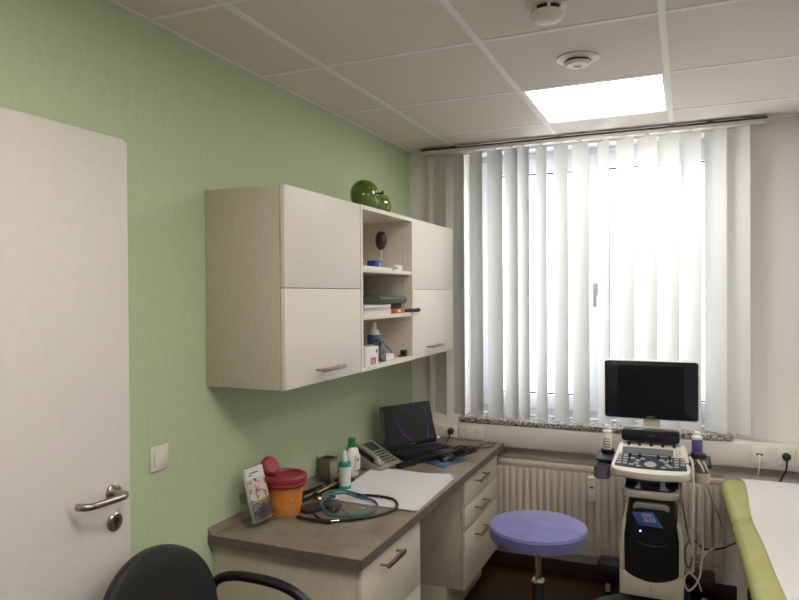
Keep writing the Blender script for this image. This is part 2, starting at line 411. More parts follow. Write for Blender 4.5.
# outside: pale house across the street
hs = thing('neighbour_house', 'pale house facade with rows of windows seen between the blind slats', 'house', (0, 14, -3))
b = B().box(-13, 11, 0, 5, 0, 6.6); b.build('facade', 'outer', hs)
b = B().prism([(-13.3, 6.6), (11.3, 6.6), (10, 7.8), (-12, 7.8)], -.3, 5.2, 'y'); b.build('roof', 'outer', hs)
for i in range(9):
    for z in (1.2, 3.9):
        x = -11.2+2.4*i
        w = B().box(x, x+1.0, -.04, .02, z, z+1.3).build('window', 'outwin', hs)

# ================================================================== lights and ceiling fittings
def panel_light(p, m, label):
    t = thing('ceiling_light', label, 'light', ((p[0]+p[1])/2, (p[2]+p[3])/2, ZC), group='square ceiling panel lights')
    hx, hy = (p[1]-p[0])/2-.013, (p[3]-p[2])/2-.012
    b = B()
    b.box(-hx, -hx+.008, -hy, hy, -.002, .03); b.box(hx-.008, hx, -hy, hy, -.002, .03)
    b.box(-hx+.008, hx-.008, -hy, -hy+.008, -.002, .03); b.box(-hx+.008, hx-.008, hy-.008, hy, -.002, .03)
    b.build('light_frame', 'tbar', t)
    B().box(-hx+.008, hx-.008, -hy+.008, hy-.008, .002, .008).build('diffuser', m, t)
panel_light(PANELS[0], 'panel_w', 'glowing square ceiling light panel in front of the window')
panel_light(PANELS[1], 'panel_n', 'glowing square ceiling light panel over the door side of the room')
panel_light(PANELS[2], 'panel_n', 'added unseen fill light panel in the ceiling over the foot of the couch')
DOWN = RX(180)
t = thing('smoke_detector', 'round cream smoke detector with dark vent slots, at the top edge', 'smoke detector', (-.388, 2.06, ZC))
t.scale = (1.15, 1.15, 1.1)
B().lathe([(0, 0), (.055, 0), (.055, .012), (.050, .018), (.040, .020), (0, .020)], DOWN).build('mounting_base', 'plastic_cream', t)
b = B().lathe([(0, .02), (.036, .02), (.036, .034), (0, .034)], DOWN).build('vent_slot', 'blackm', t)
b = B().lathe([(0, .034), (.044, .034), (.045, .040), (.036, .052), (.020, .058), (0, .060)], DOWN)
for k in range(6):
    a = 2*math.pi*k/6+.3; b.box(-.004, .004, .034, .041, -.036, -.018, T=RZ(math.degrees(a)))
b.build('cover', 'plastic_cream', t)
t = thing('ceiling_vent', 'round white air valve in the tile between detector and light', 'air vent', (-.378, 2.605, ZC))
B().lathe([(0, 0), (.078, 0), (.080, .004), (.066, .010), (.050, .012), (.046, .002), (0, .002)], DOWN).build('outer_ring', 'plastic_white', t)
B().lathe([(0, .003), (.040, .003), (.040, .016), (0, .016)], DOWN).build('vent_slot', 'blackm', t)
B().lathe([(0, .016), (.046, .016), (.048, .022), (.040, .030), (.016, .031), (.012, .027), (0, .027)], DOWN).build('valve_disc', 'plastic_white', t)

# ================================================================== vertical blind
t = thing('vertical_blind', 'white vertical slat blind hanging from its rail across the window', 'blind', (0, 3.84, 0))
b = B().box(-1.49, .375, -.022, .026, 2.468, 2.4865, .002); b.build('head_rail', 'plastic_white', t)
b = B().box(-1.49, .375, -.024, .02, 2.4868, 2.4955); b.box(-1.3, -1.27, -.02, .03, 2.489, 2.5); b.box(.1, .13, -.02, .03, 2.489, 2.5)  # long dark strip paints shade in the gap over the rail; two brackets
b.build('gap_shade_and_brackets', 'ink', t)
SL = [(-1.378, 36), (-1.259, 43), (-1.150, 38), (-1.035, 30), (-.938, 40), (-.866, 46), (-.763, 50), (-.652, 42), (-.545, 37), (-.421, 55), (-.306, 40), (-.194, 35), (-.086, 34), (.022, 38), (.139, 36), (.243, 31)]
random.seed(3)
for x, a in SL:
    b = B(); n = 8; hw = .0635; top, bot = 2.456, .886
    for (z0, z1, w) in ((bot+.045, top, 1.0),):
        cs = []
        for k in range(n+1):
            u = -1+2*k/n; cs.append((u*hw, .006*(1-u*u)))
        cs2 = [(u, v+.0006) for u, v in reversed(cs)]
        b.prism(cs+cs2, z0, z1, 'z')
    # weighted pocket at the foot
    b.prism([(-hw*1.04, -.001), (-hw*1.0, .004), (0, .0085), (hw*1.0, .004), (hw*1.04, -.001), (0, .004)], bot, bot+.047, 'z')
    b.box(-.01, .01, .0035, .006, top, top+.012)
    o = b.build('slat', 'slat', t); o.location = (x, 0, 0); o.rotation_euler = (0, 0, R(-a))
b = B().tube([(-hw*.9, 0, 0), (0, -.0, -.012)], .0008, 6)
b.bm.clear()
b.tube([(-1.44, .0, 2.46), (-1.442, 0, 1.8), (-1.441, 0, 1.05), (-1.438, .004, .98), (-1.434, 0, 1.05), (-1.433, 0, 1.8), (-1.432, 0, 2.46)], .0012, 6)
b.build('pull_cord', 'plastic_white', t)

# ================================================================== cabinets
def bar_handle(b, y0, y1, z, xf, out=.032):
    for y in (y0+.004, y1-.004): b.box(xf, xf+out, y-.004, y+.004, z-.004, z+.004, .001)
    b.box(xf+out-.004, xf+out+.007, y0-.004, y1+.004, z-.0075, z+.0075, .0025)
    return b
Z0, Z1, XF = 1.287, 1.996, -1.262
def carcass(t, y0, y1, inner=False, shelves=()):
    b = B(); w = .018; xf = XF-.020 if not inner else XF
    x0 = XL+.002
    b.box(x0, xf, y0, y0+w, Z0, Z1, .0008); b.box(x0, xf, y1-w, y1, Z0, Z1, .0008)
    b.box(x0, xf, y0+w, y1-w, Z0, Z0+w); b.box(x0, xf, y0+w, y1-w, Z1-w, Z1)
    b.box(x0, x0+.006, y0+w, y1-w, Z0+w, Z1-w)
    b.m(1)
    if inner:
        for z in [1.36+.032*k for k in range(18)]:
            for x in (xf-.05, xf-.27):
                b.box(x-.0025, x+.0025, y1-w-.0008, y1-w+.001, z-.0025, z+.0025)
                b.box(x-.0025, x+.0025, y0+w-.001, y0+w+.0008, z-.0025, z+.0025)
    o = b.build('carcass', ['cab_side' if not inner else 'cab_in', 'hole'], t)
    return o
def flap_cabinet(y0, y1, label, hy, hook=False):
    t = thing('wall_cabinet', label, 'cabinet', (0, 0, 0), group='wall cabinets with lift-up doors')
    carcass(t, y0, y1)
    zs = 1.640
    for (a, c) in ((Z0+.001, zs-.0012), (zs+.0012, Z1-.001)):
        d = B().box(XF-.017, XF, y0+.0015, y1-.0015, a, c, .0012).build('door', 'cab_door', t)
        if a < 1.5:
            bar_handle(B(), hy, hy+.17, Z0+.05, XF).build('handle', 'brass', d)
    if hook:
        B().box(-1.31, -1.302, 3.46, 3.475, Z0-.03, Z0, .002).build('hook', 'plastic_cream', t)
    return t
flap_cabinet(1.945, 2.525, 'cream wall cabinet nearest the door, its broad side panel showing', 2.15)
flap_cabinet(3.117, 3.735, 'cream wall cabinet at the window end of the row', 3.30, True)
t = thing('open_shelf_unit', 'open cream shelf unit between the two closed wall cabinets', 'shelf unit')
carcass(t, 2.527, 3.115, True)
for z in (1.515, 1.720):
    B().box(XL+.01, XF-.003, 2.546, 3.096, z-.009, z+.009, .0008).build('shelf', 'cab_in', t)
# light front edging
b = B(); ring(b, 2.527, 3.115, Z0, Z1, .018, XF, XF+.0015, 0)
b.build('front_edging', 'cab_door', t, T=Matrix(((0, 1, 0, 0), (1, 0, 0, 0), (0, 0, 1, 0), (0, 0, 0, 1))))

# base units
def drawer_unit(y0, y1, label, zs, hs, ply, side_y):
    t = thing('drawer_cabinet', label, 'cabinet', (0, 0, 0), group='base cabinets under the worktop')
    zb = .172; xf = -1.010
    B().box(XL+.001, xf, y0, y1, zb, .709, .001).build('carcass', 'cab_side', t)
    B().box(XL+.001, -1.085, y0+.001, y1-.001, 0, zb, .001).build('plinth', 'cab_side', t)
    for i in range(len(zs)-1):
        d = B().box(xf+.0025, -.990, y0+.001, y1-.001, zs[i]+.0015, zs[i+1]-.0015, .0012).build('drawer', 'cab_door2', t)
        bar_handle(B(), hs[0], hs[1], hs[2][i], -.990).build('handle', 'brass', d)
    return t
M['cab_door2'] = mat('warm_white_front', (205, 196, 178), .5, var=(70, (209, 201, 184)))
drawer_unit(1.972, 2.502, 'cream drawer cabinet under the near end of the worktop', [.172, .446, .705], (2.115, 2.265, (.40, .668)), 0, 0)
drawer_unit(3.090, 3.695, 'cream three-drawer cabinet under the window end of the worktop', [.172, .459, .576, .705], (3.262, 3.414, (.395, .530, .668)), 0, 0)
# worktop
t = thing('worktop', 'grey stone-look laminate worktop along the green wall', 'worktop')
b = B().box(XL+.001, -.978, 1.946, 3.7945, .711, .749, .003)
b.build('top', 'counter', t)
b = B().prism([(XL+.001, .7495), (XL+.024, .7495), (XL+.010, .758), (XL+.001, .772)], 1.946, 3.7945, 'y'); b.build('wall_profile', 'counter', t)
b = B().box(-.978, -.9765, 1.946, 3.7945, .7125, .7475); b.box(XL+.002, -.978, 1.9445, 1.946, .7125, .7475); b.build('edge_band', 'counter_edge', t)

# ================================================================== wall fittings
t = thing('light_switch', 'square white rocker light switch on the green wall beside the door', 'light switch', (XL, 1.703, 1.083))
B().box(0, .009, -.040, .040, -.040, .040, .003).build('switch_frame', 'plastic_cream', t)
B().box(.009, .013, -.0275, .0275, -.0275, .0275, .002).build('rocker', 'plastic_cream', t)
def socket_plate(x0, x1, z0, z1, label, n=1, kind='schuko', group='sockets on the trunking'):
    t = thing('wall_socket', label, 'socket', ((x0+x1)/2, 3.795, (z0+z1)/2), group=group)
    w, h = (x1-x0)/2, (z1-z0)/2
    B().box(-w, w, -.008, 0, -h, h, .002).build('socket_frame', 'plastic_cream', t)
    for k in range(n):
        cx = -w+(2*k+1)*w/n
        if kind == 'schuko':
            b = B().lathe([(.0230, .006), (.0230, .0100), (.0212, .0102), (.0205, .0085), (0, .0085)], TR(cx, 0, 0) @ FACE_Y, 28)
            b.m(1).cyl((cx-.0085, -.0084, .002), (cx-.0085, -.0090, .002), .0024, n=10).cyl((cx+.0085, -.0084, -.002), (cx+.0085, -.0090, -.002), .0024, n=10)
            b.box(cx-.002, cx+.002, -.0105, -.008, -.020, -.015).box(cx-.002, cx+.002, -.0105, -.008, .015, .020)
            b.build('socket_insert', ['plastic_cream', 'ink'], t)
        else:
            b = B().box(cx-.022, cx+.022, -.011, -.008, -.022, .022, .001)
            b.m(1).box(cx-.017, cx+.011, -.0125, -.011, -.004, .006)
            b.build('data_insert', ['plastic_cream', 'ink'], t)
    return t
socket_plate(-1.245, -1.102, .758, .832, 'empty white double socket on the trunking beside the worktop corner', 2)
socket_plate(-1.400, -1.262, .758, .832, 'white double socket behind the laptop with a black plug in it', 2)
socket_plate(.300, .374, .757, .838, 'white data outlet with a pale cable plugged in, above the couch', 1, 'data')
socket_plate(.415, .489, .757, .838, 'white socket with a black plug and cable above the couch', 1)
socket_plate(.494, .568, .757, .838, 'white data outlet at the right edge of the photo', 1, 'data')
def plug(x, z, pts, label, m='black', r=.0035):
    t = thing('power_plug', label, 'plug', (x, 3.787, z))
    B().lathe([(0, 0), (.019, 0), (.020, .010), (.017, .022), (.008, .030), (0, .031)], FACE_Y, 24).build('plug_head', m, t)
    b = B().tube([(0, -.018, -.004), (0, -.026, -.016)]+[(p[0]-x, p[1]-3.787, p[2]-z) for p in pts], r, 8)
    b.build('cable', m, t)
plug(-1.295, .797, [(-1.296, 3.755, .762), (-1.30, 3.745, .753), (-1.27, 3.62, .7535), (-1.18, 3.53, .7535)], 'black plug with cable in the socket behind the laptop')
plug(.452, .800, [(.447, 3.755, .74), (.425, 3.765, .68), (.40, 3.78, .60), (.38, 3.80, .30), (.36, 3.83, .05)], 'black plug and cable hanging behind the exam couch', r=.004)
b = B().box(.326, .340, 3.765, 3.7815, .788, .799, .002).tube([(.334, 3.768, .793), (.333, 3.748, .778), (.328, 3.752, .72), (.318, 3.772, .65), (.31, 3.80, .40), (.30, 3.83, .05)], .003, 8)
tag(b.build('data_cable', 'plastic_white'), 'pale network cable hanging from the data outlet behind the couch', 'cable')
b = B().tube([(-1.585, 3.83, 1.285), (-1.583, 3.852, 1.19), (-1.582, 3.86, 1.13), (-1.580, 3.868, 1.05), (-1.586, 3.87, .98), (-1.583, 3.872, .86)], .0014, 6)
tag(b.build('thin_cable', 'ink'), 'thin dark cable hanging in the room corner below the shelves', 'cable')

# ================================================================== radiator
t = thing('radiator', 'white ribbed panel radiator on the wall under the window', 'radiator', (0, 0, 0))
x0, x1, z0, z1, yf = -1.31, .173, .165, .655, 3.775
b = B(); b.box(x0, x1, yf+.006, yf+.018, z0, z1, .003)
pitch = .0392; n = int((x1-x0-.03)/pitch); xx = x0+.02
for k in range(n):
    xa = xx+k*pitch
    b.prism(rrect(xa+.0055, xa+pitch-.0055, z0+.045, z1-.035, .0105, 4), yf-.009, yf+.006, 'y', bev=.004)
b.box(x0, x1, yf, yf+.008, z1-.022, z1, .002); b.m(1)
for k in range(n):
    xa = xx+k*pitch; b.box(xa+.011, xa+pitch-.011, yf+.003, yf+.007, z0+.022, z0+.031, .001)
b.build('front_panel', ['rad', 'plastic_white'], t)
b = B().box(x0, x1, yf+.075, yf+.088, z0, z1, .003); b.build('rear_panel', 'rad', t)
b = B().box(x0+.005, x1-.005, yf+.018, yf+.075, z1-.012, z1-.006)
b.build('inner_duct', 'rad_dark', t)
b = B()
for k in range(int((x1-x0)/.009)):
    xa = x0+.006+k*.009; b.box(xa, xa+.0045, yf+.018, yf+.075, z1-.002, z1+.003)
b.box(x0, x1, yf+.016, yf+.022, z1-.004, z1+.005); b.box(x0, x1, yf+.070, yf+.078, z1-.004, z1+.005)
b.build('top_grille', 'rad', t)
for xa in (x0-.002, x1):
    B().box(xa, xa+.002, yf, yf+.088, z0+.01, z1+.004).build('side_cover', 'rad', t)
b = B().box(-.497, -.455, yf-.032, yf-.0095, .478, .612, .003)
b.box(-.499, -.453, yf-.036, yf-.028, .585, .612, .003)
b.m(1).box(-.487, -.467, yf-.0335, yf-.0315, .552, .560).box(-.479, -.474, yf-.0335, yf-.0315, .500, .506)
b.build('heat_meter', ['plastic_cream', 'ink'], t)
b = B()
for xa in (-.43, -.37): b.tube([(xa, yf+.04, z0+.01), (xa, yf+.04, .10), (xa, yf+.06, .092), (xa, YB-.004, .092)], .009, 10, smooth=False)
b.box(-.455, -.345, yf+.02, yf+.06, .105, .14, .006)
b.build('valve_block', 'darksteel', t)
for xa in (-1.1, .05): B().box(xa, xa+.03, yf+.088, YB-.001, .25, .60).build('bracket', 'rad', t)

# ================================================================== things on the open shelves
SB, SM, ST = Z0+.018, 1.524, 1.729
t = thing('anatomy_model', 'maroon oval organ model with peach top on a rod and white base', 'anatomical model', (-1.40, 3.03, ST))
B().box(-.07, .07, -.045, .06, .0, .012, .002).build('base', 'plastic_white', t)
B().cyl((0, 0, .012), (0, 0, .116), .0045, n=12).build('rod', 'plastic_white', t)
UP = TR(0, 0, .012)
B().lathe([(0, .095), (.012, .098), (.024, .115), (.0285, .140), (.0265, .165), (.018, .182), (.010, .188), (0, .190)], None, 28, 1, 1.0).build('organ_body', 'egg', t, T=UP)
B().ball((0, 0, .188), .0145, 1, 1, .6).ball((.01, -.012, .168), .004).build('organ_top', 'peach', t, T=UP)
t = thing('small_bottle', 'small translucent white bottle beside the blue box on top shelf', 'bottle', (-1.36, 2.66, ST))
B().lathe([(0, 0), (.016, 0), (.018, .004), (.018, .036), (.008, .046), (.008, .05), (0, .05)]).build('bottle_body', 'bottle', t)
B().lathe([(0, .05), (.010, .05), (.009, .062), (0, .063)]).build('cap', 'plastic_cream', t)
t = thing('blue_box', 'small blue carton with pale end beside the organ model', 'box', (-1.345, 2.845, ST+.012))
B().box(-.02, .02, -.045, .045, 0, .034, .001).build('carton', 'navyblue', t) if False else None
M['navyblue'] = mat('royal_blue_card', (36, 50, 128), .45)
B().box(-.02, .02, -.045, .04, 0, .032, .001).build('carton', 'navyblue', t)
B().box(.0202, .021, -.005, .03, .006, .026).build('carton_label', 'bluelight', t)
tag(B().box(-1.395, -1.285, 2.60, 2.905, ST, ST+.012, .001).build('white_tray', 'plastic_white'), 'flat white tray under the blue carton on the top shelf', 'tray')
t = thing('white_block', 'small white box at the front edge of the top shelf', 'box', (-1.29, 2.955, ST))
B().box(-.018, .018, -.045, .045, 0, .026, .002).build('box_body', 'plastic_white', t)
B().box(.0182, .019, -.035, -.02, .006, .018).build('print', 'greyplastic', t)

# middle shelf: three stacks of white paper, folder, book, orange pack, pouch
for k, (dz, h, dy, dx, lab) in enumerate(((0, .016, 0, 0, 'white paper pad at the bottom of the middle-shelf stack'), (.0165, .012, .008, -.006, 'white paper pad second from bottom of the middle-shelf stack'), (.029, .016, -.006, .004, 'white paper pad lying on top of the middle-shelf stack'))):
    b = B().box(-1.53+dx, -1.285+dx, 2.60+dy, 2.885+dy, SM+dz, SM+dz+h, .001)
    o = tag(b.build('paper_pad', 'sheet'), lab, 'paper pad', 'paper pads on the middle shelf')
b = B().box(-1.53, -1.29, 2.91, 3.085, SM, SM+.020, .002)
tag(b.build('paperback_book', 'plastic_cream'), 'cream paperback lying under the navy book on middle shelf', 'book')
b = B().box(-.11, .085, -.085, .085, 0, .026, .002)
o = tag(b.build('navy_book', 'navybook'), 'thick navy book lying on the middle shelf', 'book'); o.location = (-1.40, 2.998, SM+.0205)
b = B().prism([(-.10, 0), (.09, 0), (.10, .02), (.085, .034), (-.09, .04)], -.20, .16, 'y', bev=.003)
o = tag(b.build('grey_folder', 'greyfolder'), 'dark grey folder lying on top of the middle-shelf papers', 'folder'); o.location = (-1.375, 2.93, SM+.0475); o.rotation_euler = (0, 0, R(4))
t = thing('orange_pack', 'small orange and white pack at the middle shelf edge', 'pack', (-1.276, 2.945, SM))
B().box(-.012, .012, -.045, .06, 0, .022, .001).build('pack_body', 'orangep', t)
B().box(.012, .0127, -.02, .012, .006, .018).build('pack_label', 'plastic_cream', t)
b = B().tube([(-1.282, 2.985+.04, SM+.010), (-1.272, 3.06, SM+.011), (-1.26, 3.10, SM+.011), (-1.250, 3.125, SM+.011), (-1.246, 3.145, SM+.012)], lambda u: .009+.004*u, 12, flat=.75)
tag(b.build('glasses_pouch', 'blackm'), 'slim black pouch sticking out over the middle shelf edge', 'pouch')

# bottom shelf
t = thing('carton', 'white carton with magenta mark at the bottom shelf front', 'box', (-1.30, 2.68, SB))
B().box(-.03, .03, -.10, .035, 0, .080, .001).build('carton_body', 'bottle', t)
b = B().box(.0302, .0308, -.045, .005, .003, .032); b.m(1).box(.0309, .0312, -.035, -.005, .009, .013).box(.0309, .0312, -.035, -.012, .019, .023)
b.build('magenta_mark', ['magenta', 'plastic_white'], t)
B().box(.0302, .0308, .008, .022, .052, .066).build('blue_mark', 'navyblue', t)
t = thing('blue_bottle', 'white bottle with a blue label standing behind the patterned box', 'bottle', (-1.37, 2.875, SB))
B().lathe([(0, 0), (.028, 0), (.029, .004), (.029, .125), (.022, .142), (.012, .148), (.012, .152), (0, .152)], None, 24).build('bottle_body', 'bottle', t)
B().lathe([(.0292, .075), (.0296, .076), (.0296, .118), (.0292, .119)], None, 24).build('bottle_label', 'blue', t)
B().lathe([(0, .152), (.014, .152), (.014, .174), (.012, .178), (0, .178)], None, 20).build('cap', 'plastic_white', t)
t = thing('pale_bottle', 'pale bottle at the back left of the bottom shelf', 'bottle', (-1.43, 2.70, SB))
B().lathe([(0, 0), (.026, 0), (.026, .13), (.014, .146), (0, .146)], None, 20).build('bottle_body', 'plastic_cream', t)
B().lathe([(0, .146), (.013, .146), (.013, .165), (0, .166)], None, 20).build('cap', 'bottle', t)
t = thing('patterned_box', 'tall black and white patterned box on the bottom shelf', 'box', (-1.300, 2.795, SB))
B().box(-.018, .018, -.028, .03, 0, .105, .001).build('box_body', 'brown', t)
B().box(.0182, .0188, .008, .024, .085, .099).build('box_badge', 'magenta', t)
t = thing('power_adapter', 'white power adapter with looped black cable on bottom shelf', 'adapter', (-1.31, 2.89, SB))
B().box(-.018, .018, -.045, .05, 0, .028, .005, 3).build('adapter_body', 'plastic_white', t)
B().tube([(0, .05, .012), (.0, .075, .012), (-.02, .10, .03), (-.05, .09, .065), (-.06, .03, .082), (-.055, -.03, .07), (-.05, -.06, .04)], .003, 8).build('cable', 'black', t)
t = thing('black_charger', 'small black charger plug at the right of the bottom shelf', 'charger', (-1.30, 3.07, SB))
B().box(-.014, .014, -.008, .022, 0, .032, .003).build('charger_body', 'black', t)
B().box(-.010, .010, -.045, -.008, .002, .008, .002).build('contact_plate', 'black', t)

# ceramic apples on the cabinets
def apple(c, r, label, tiltx, tilty, sq=1.0, stem=True):
    t = thing('ceramic_apple', label, 'ornament', c, group='glazed green apples')
    prof = []
    for k in range(25):
        a = math.pi*k/24
        rr = r*math.sin(a)*(1+.10*math.cos(a)) ; z = -r*.93*math.cos(a)
        dip = .35*r*math.exp(-((a-math.pi)/.42)**2) + .18*r*math.exp(-(a/.35)**2)*-1
        prof.append((max(rr, 0) if 0 < k < 24 else 0, z - dip))
    T = RZ(-78 if tiltx < -50 else 0) @ RY(tilty) @ RX(tiltx)
    b = B().lathe(prof, T, 36)
    zmin = min(v.co.z for v in b.bm.verts)
    bmesh.ops.translate(b.bm, vec=(0, 0, -zmin), verts=b.bm.verts)
    b.build('apple_body', 'apple', t, ang=80)
    B().tube([(0, 0, r*.50), (0, .002, r*.85), (.006, .006, r*1.12)], .004, 8).build('stem', 'blackm', t, T=TR(0, 0, -zmin) @ T)
    return t
apple((-1.385, 2.83, 1.9965), .079, 'large glossy green ceramic apple lying on its side on the cabinets', -78, 15)
apple((-1.40, 3.0, 1.9965), .068, 'smaller glossy green ceramic apple behind the large one', -12, 10)

# ================================================================== things on the worktop
ZT = .7495
# brochure holder
t = thing('brochure_holder', 'clear holder of white and grey leaflets beside the orange bucket', 'brochure holder', (-1.482, 2.108, ZT), R(0))
A = RZ(-4)
lean = TR(0, 0, 0)
A = TR(0, 0, .009) @ RZ(-4) @ RY(-15)
b = B().box(-.03, .028, -.056, .056, 0, .004, .001).box(.024, .027, -.056, .056, .004, .085, .001)
b.box(-.03, -.027, -.056, .056, .004, .12, .001).box(-.027, .024, -.056, -.0535, .004, .085, .001).box(-.027, .024, .0535, .056, .004, .085, .001)
b.build('clear_pocket', 'acrylic', t, T=A)
b = B().box(.004, .020, -.051, .051, .005, .205, .0008); card = b.build('leaflet_stack', 'sheet', t, T=A @ lean)
B().box(.0202, .0206, -.051, .051, .075, .165).build('leaflet_photo', 'photo', card, T=A @ lean)
B().box(.0202, .0206, -.051, .051, .005, .075).build('leaflet_panel', 'cardgrey', card, T=A @ lean)
b = B()
for i, (y0, y1, z) in enumerate(((-.03, .02, .184), (-.035, -.02, .176))): b.box(.0207, .0209, y0, y1, z, z+.004)
b.build('leaflet_heading', 'ink', card, T=A @ lean)
b = B()
for i, z in enumerate((.066, .058, .050)): b.box(.0207, .0210, -.045, .02-.01*i, z, z+.0022)
b.build('leaflet_text', 'sheet', card, T=A @ lean)
b = B().box(.0275, .0281, -.02, .054, .070, .0725).box(.0275, .0281, -.02, .054, .012, .0145); b.build('orange_stripe', 'orangep', card, T=A)
b = B().box(.0275, .0279, -.025, .05, .022, .035).box(.0275, .0279, -.025, .05, .045, .058); b.build('dark_print', 'cardgrey', card, T=A)

# sharps bucket
t = thing('sharps_container', 'orange sharps bucket with raised crimson lid on the worktop', 'sharps container', (-1.474, 2.262, ZT))
prof = [(0, 0), (.060, 0), (.062, .003), (.064, .03), (.066, .031), (.0665, .034), (.066, .036), (.074, .115), (.076, .12), (0, .12)]
B().lathe(prof, None, 40).build('bucket', 'orange', t)
prof = [(.074, .114), (.084, .114), (.089, .120), (.087, .131), (.090, .137), (.088, .149), (.082, .155), (.068, .155), (.064, .147), (0, .145)]
B().lathe(prof, None, 40).build('lid_rim', 'red', t)
b = B()
b.lathe([(0, -.004), (.034, -.004), (.040, .002), (.040, .014), (.032, .022), (0, .023)], TR(-.058, -.022, .180) @ RY(52) @ RX(16), 28)
b.box(-.085, -.045, -.050, .006, .136, .170, .008)
b.build('flip_cap', 'red', t)
b = B()
for k in range(7): b.box(-.016, .016, -.0668-.001, -.0655, .05+.005*k, .0515+.005*k, T=RZ(58))
b.build('print', mat('bucket_print', (150, 84, 34), .6), t)

# aluminium pen box
t = thing('pen_box', 'square metal pen box standing against the green wall', 'pen box', (-1.545, 2.735, ZT), R(-8))
b = B(); h = .105; w = .034
b.box(-w, w, -w, -w+.003, 0, h, .0008).box(-w, w, w-.003, w, 0, h, .0008).box(-w, -w+.003, -w+.003, w-.003, 0, h, .0008).box(w-.003, w, -w+.003, w-.003, 0, h, .0008).box(-w, w, -w, w, 0, .003)
b.build('box_walls', 'spongebox', t)
B().box(w+.0002, w+.0008, -.026, .026, .01, .09).build('label_plate', 'silver', t)
B().lathe([(0, .012), (.028, .012), (.029, .103), (0, .104)], None, 24).build('black_insert', 'blackm', t)
b = B().cyl((-.03, -.03, .08), (-.036, -.036, h+.012), .003, n=8).cyl((.03, .028, .08), (.034, .032, h+.010), .003, n=8)
b.build('wooden_sticks', 'yellow', t)

# tray with pens
t = thing('pen_tray', 'long black pen tray lying behind the stethoscope', 'tray', (-1.478, 2.565, ZT), R(80))
b = B().box(-.19, .19, -.035, .035, 0, .003, .001)
b.box(-.19, .19, -.035, -.032, .003, .016, .001).box(-.19, .19, .032, .035, .003, .016, .001).box(-.19, -.187, -.032, .032, .003, .016, .001).box(.187, .19, -.032, .032, .003, .016, .001)
b.box(-.06, -.057, -.032, .032, .003, .012)
b.build('tray_body', 'blackm', t)
def pen(p0, p1, m, tipm, label, name='pen', r=.004):
    p0, p1 = Vector(p0), Vector(p1); d = (p1-p0); L = d.length
    t = thing(name, label, name.replace('_', ' '), tuple(p0)); t.rotation_euler = d.to_track_quat('X', 'Z').to_euler()
    B().cyl((0, 0, 0), (L*.9, 0, 0), r, n=10).build('barrel', m, t)
    B().cyl((L*.9, 0, 0), (L, 0, 0), r, .0008, n=10).build('tip', tipm, t)
zp = ZT+.0207
pen((-1.448, 2.64, zp), (-1.452, 2.46, zp), 'yellow', 'ink', 'yellow pencil lying across the black pen tray', 'pencil')
pen((-1.462, 2.645, zp), (-1.470, 2.50, zp), 'navybook', 'chrome', 'dark pen lying just behind the yellow pencil')
pen((-1.488, 2.56, ZT+.0075), (-1.492, 2.42, ZT+.0075), 'silver', 'ink', 'silver pen inside the near end of the tray')
pen((-1.50, 2.74, ZT+.0075), (-1.498, 2.60, ZT+.0075), 'blackm', 'chrome', 'black pen inside the far end of the tray')
t = thing('clip', 'shiny metal bulldog clip standing on the pen tray', 'clip', (-1.478, 2.66, ZT+.003))
B().prism([(-.012, 0), (.012, 0), (.003, .016), (-.003, .016)], -.014, .014, 'y', bev=.001).build('clip_body', 'darksteel', t)
B().tube([(0, -.010, .014), (0, -.006, .034), (0, .006, .034), (0, .010, .014)], .0013, 6).build('wire_handle', 'chrome', t)

# bottles
t = thing('spray_bottle', 'small spray bottle with teal cap and base on the worktop', 'bottle', (-1.398, 2.628, ZT))
B().lathe([(0, 0), (.0255, 0), (.0268, .003), (.0268, .020), (0, .021)], None, 28).build('base_band', 'teal', t)
B().lathe([(0, .020), (.0255, .020), (.0258, .105), (0, .106)], None, 28).build('bottle_body', 'label', t)
B().lathe([(0, .104), (.0275, .104), (.0278, .118), (.024, .124), (0, .125)], None, 28).build('teal_collar', 'teal', t)
B().lathe([(0, .124), (.012, .124), (.0125, .145), (.009, .150), (.0075, .166), (.006, .172), (0, .173)], None, 20).build('spray_nozzle', 'bottle', t)
t = thing('disinfectant_bottle', 'white plastic bottle with green screw cap near the phone', 'bottle', (-1.478, 2.852, ZT), R(0))
B().lathe([(0, 0), (.036, 0), (.039, .004), (.039, .105), (.034, .122), (.020, .134), (.014, .138), (0, .139)], None, 32, .8, 1.05).build('bottle_body', 'bottle', t)
b = B().box(.030, .0325, -.024, .024, .025, .10, .001); b.m(1).box(.0326, .0329, -.02, .02, .022, .028); b.m(2).box(.0326, .033, -.016, .004, .07, .084)
b.build('label', ['sheet', 'navyblue', 'greencap'], t)
b = B().lathe([(0, .136), (.021, .136), (.022, .150), (.018, .153), (.018, .176), (.016, .179), (0, .18)], None, 28); b.build('screw_cap', 'greencap', t)
t = thing('tablet_box', 'tiny orange-red and green carton behind the spray bottle', 'box', (-1.463, 2.742, ZT), R(-10))
B().box(-.012, .012, -.035, .04, 0, .030, .001).build('carton_body', 'orangep', t)
B().box(-.012, .012, -.035, .01, .0302, .040, .001).build('carton_top', mat('lime_print', (160, 180, 60), .5), t)

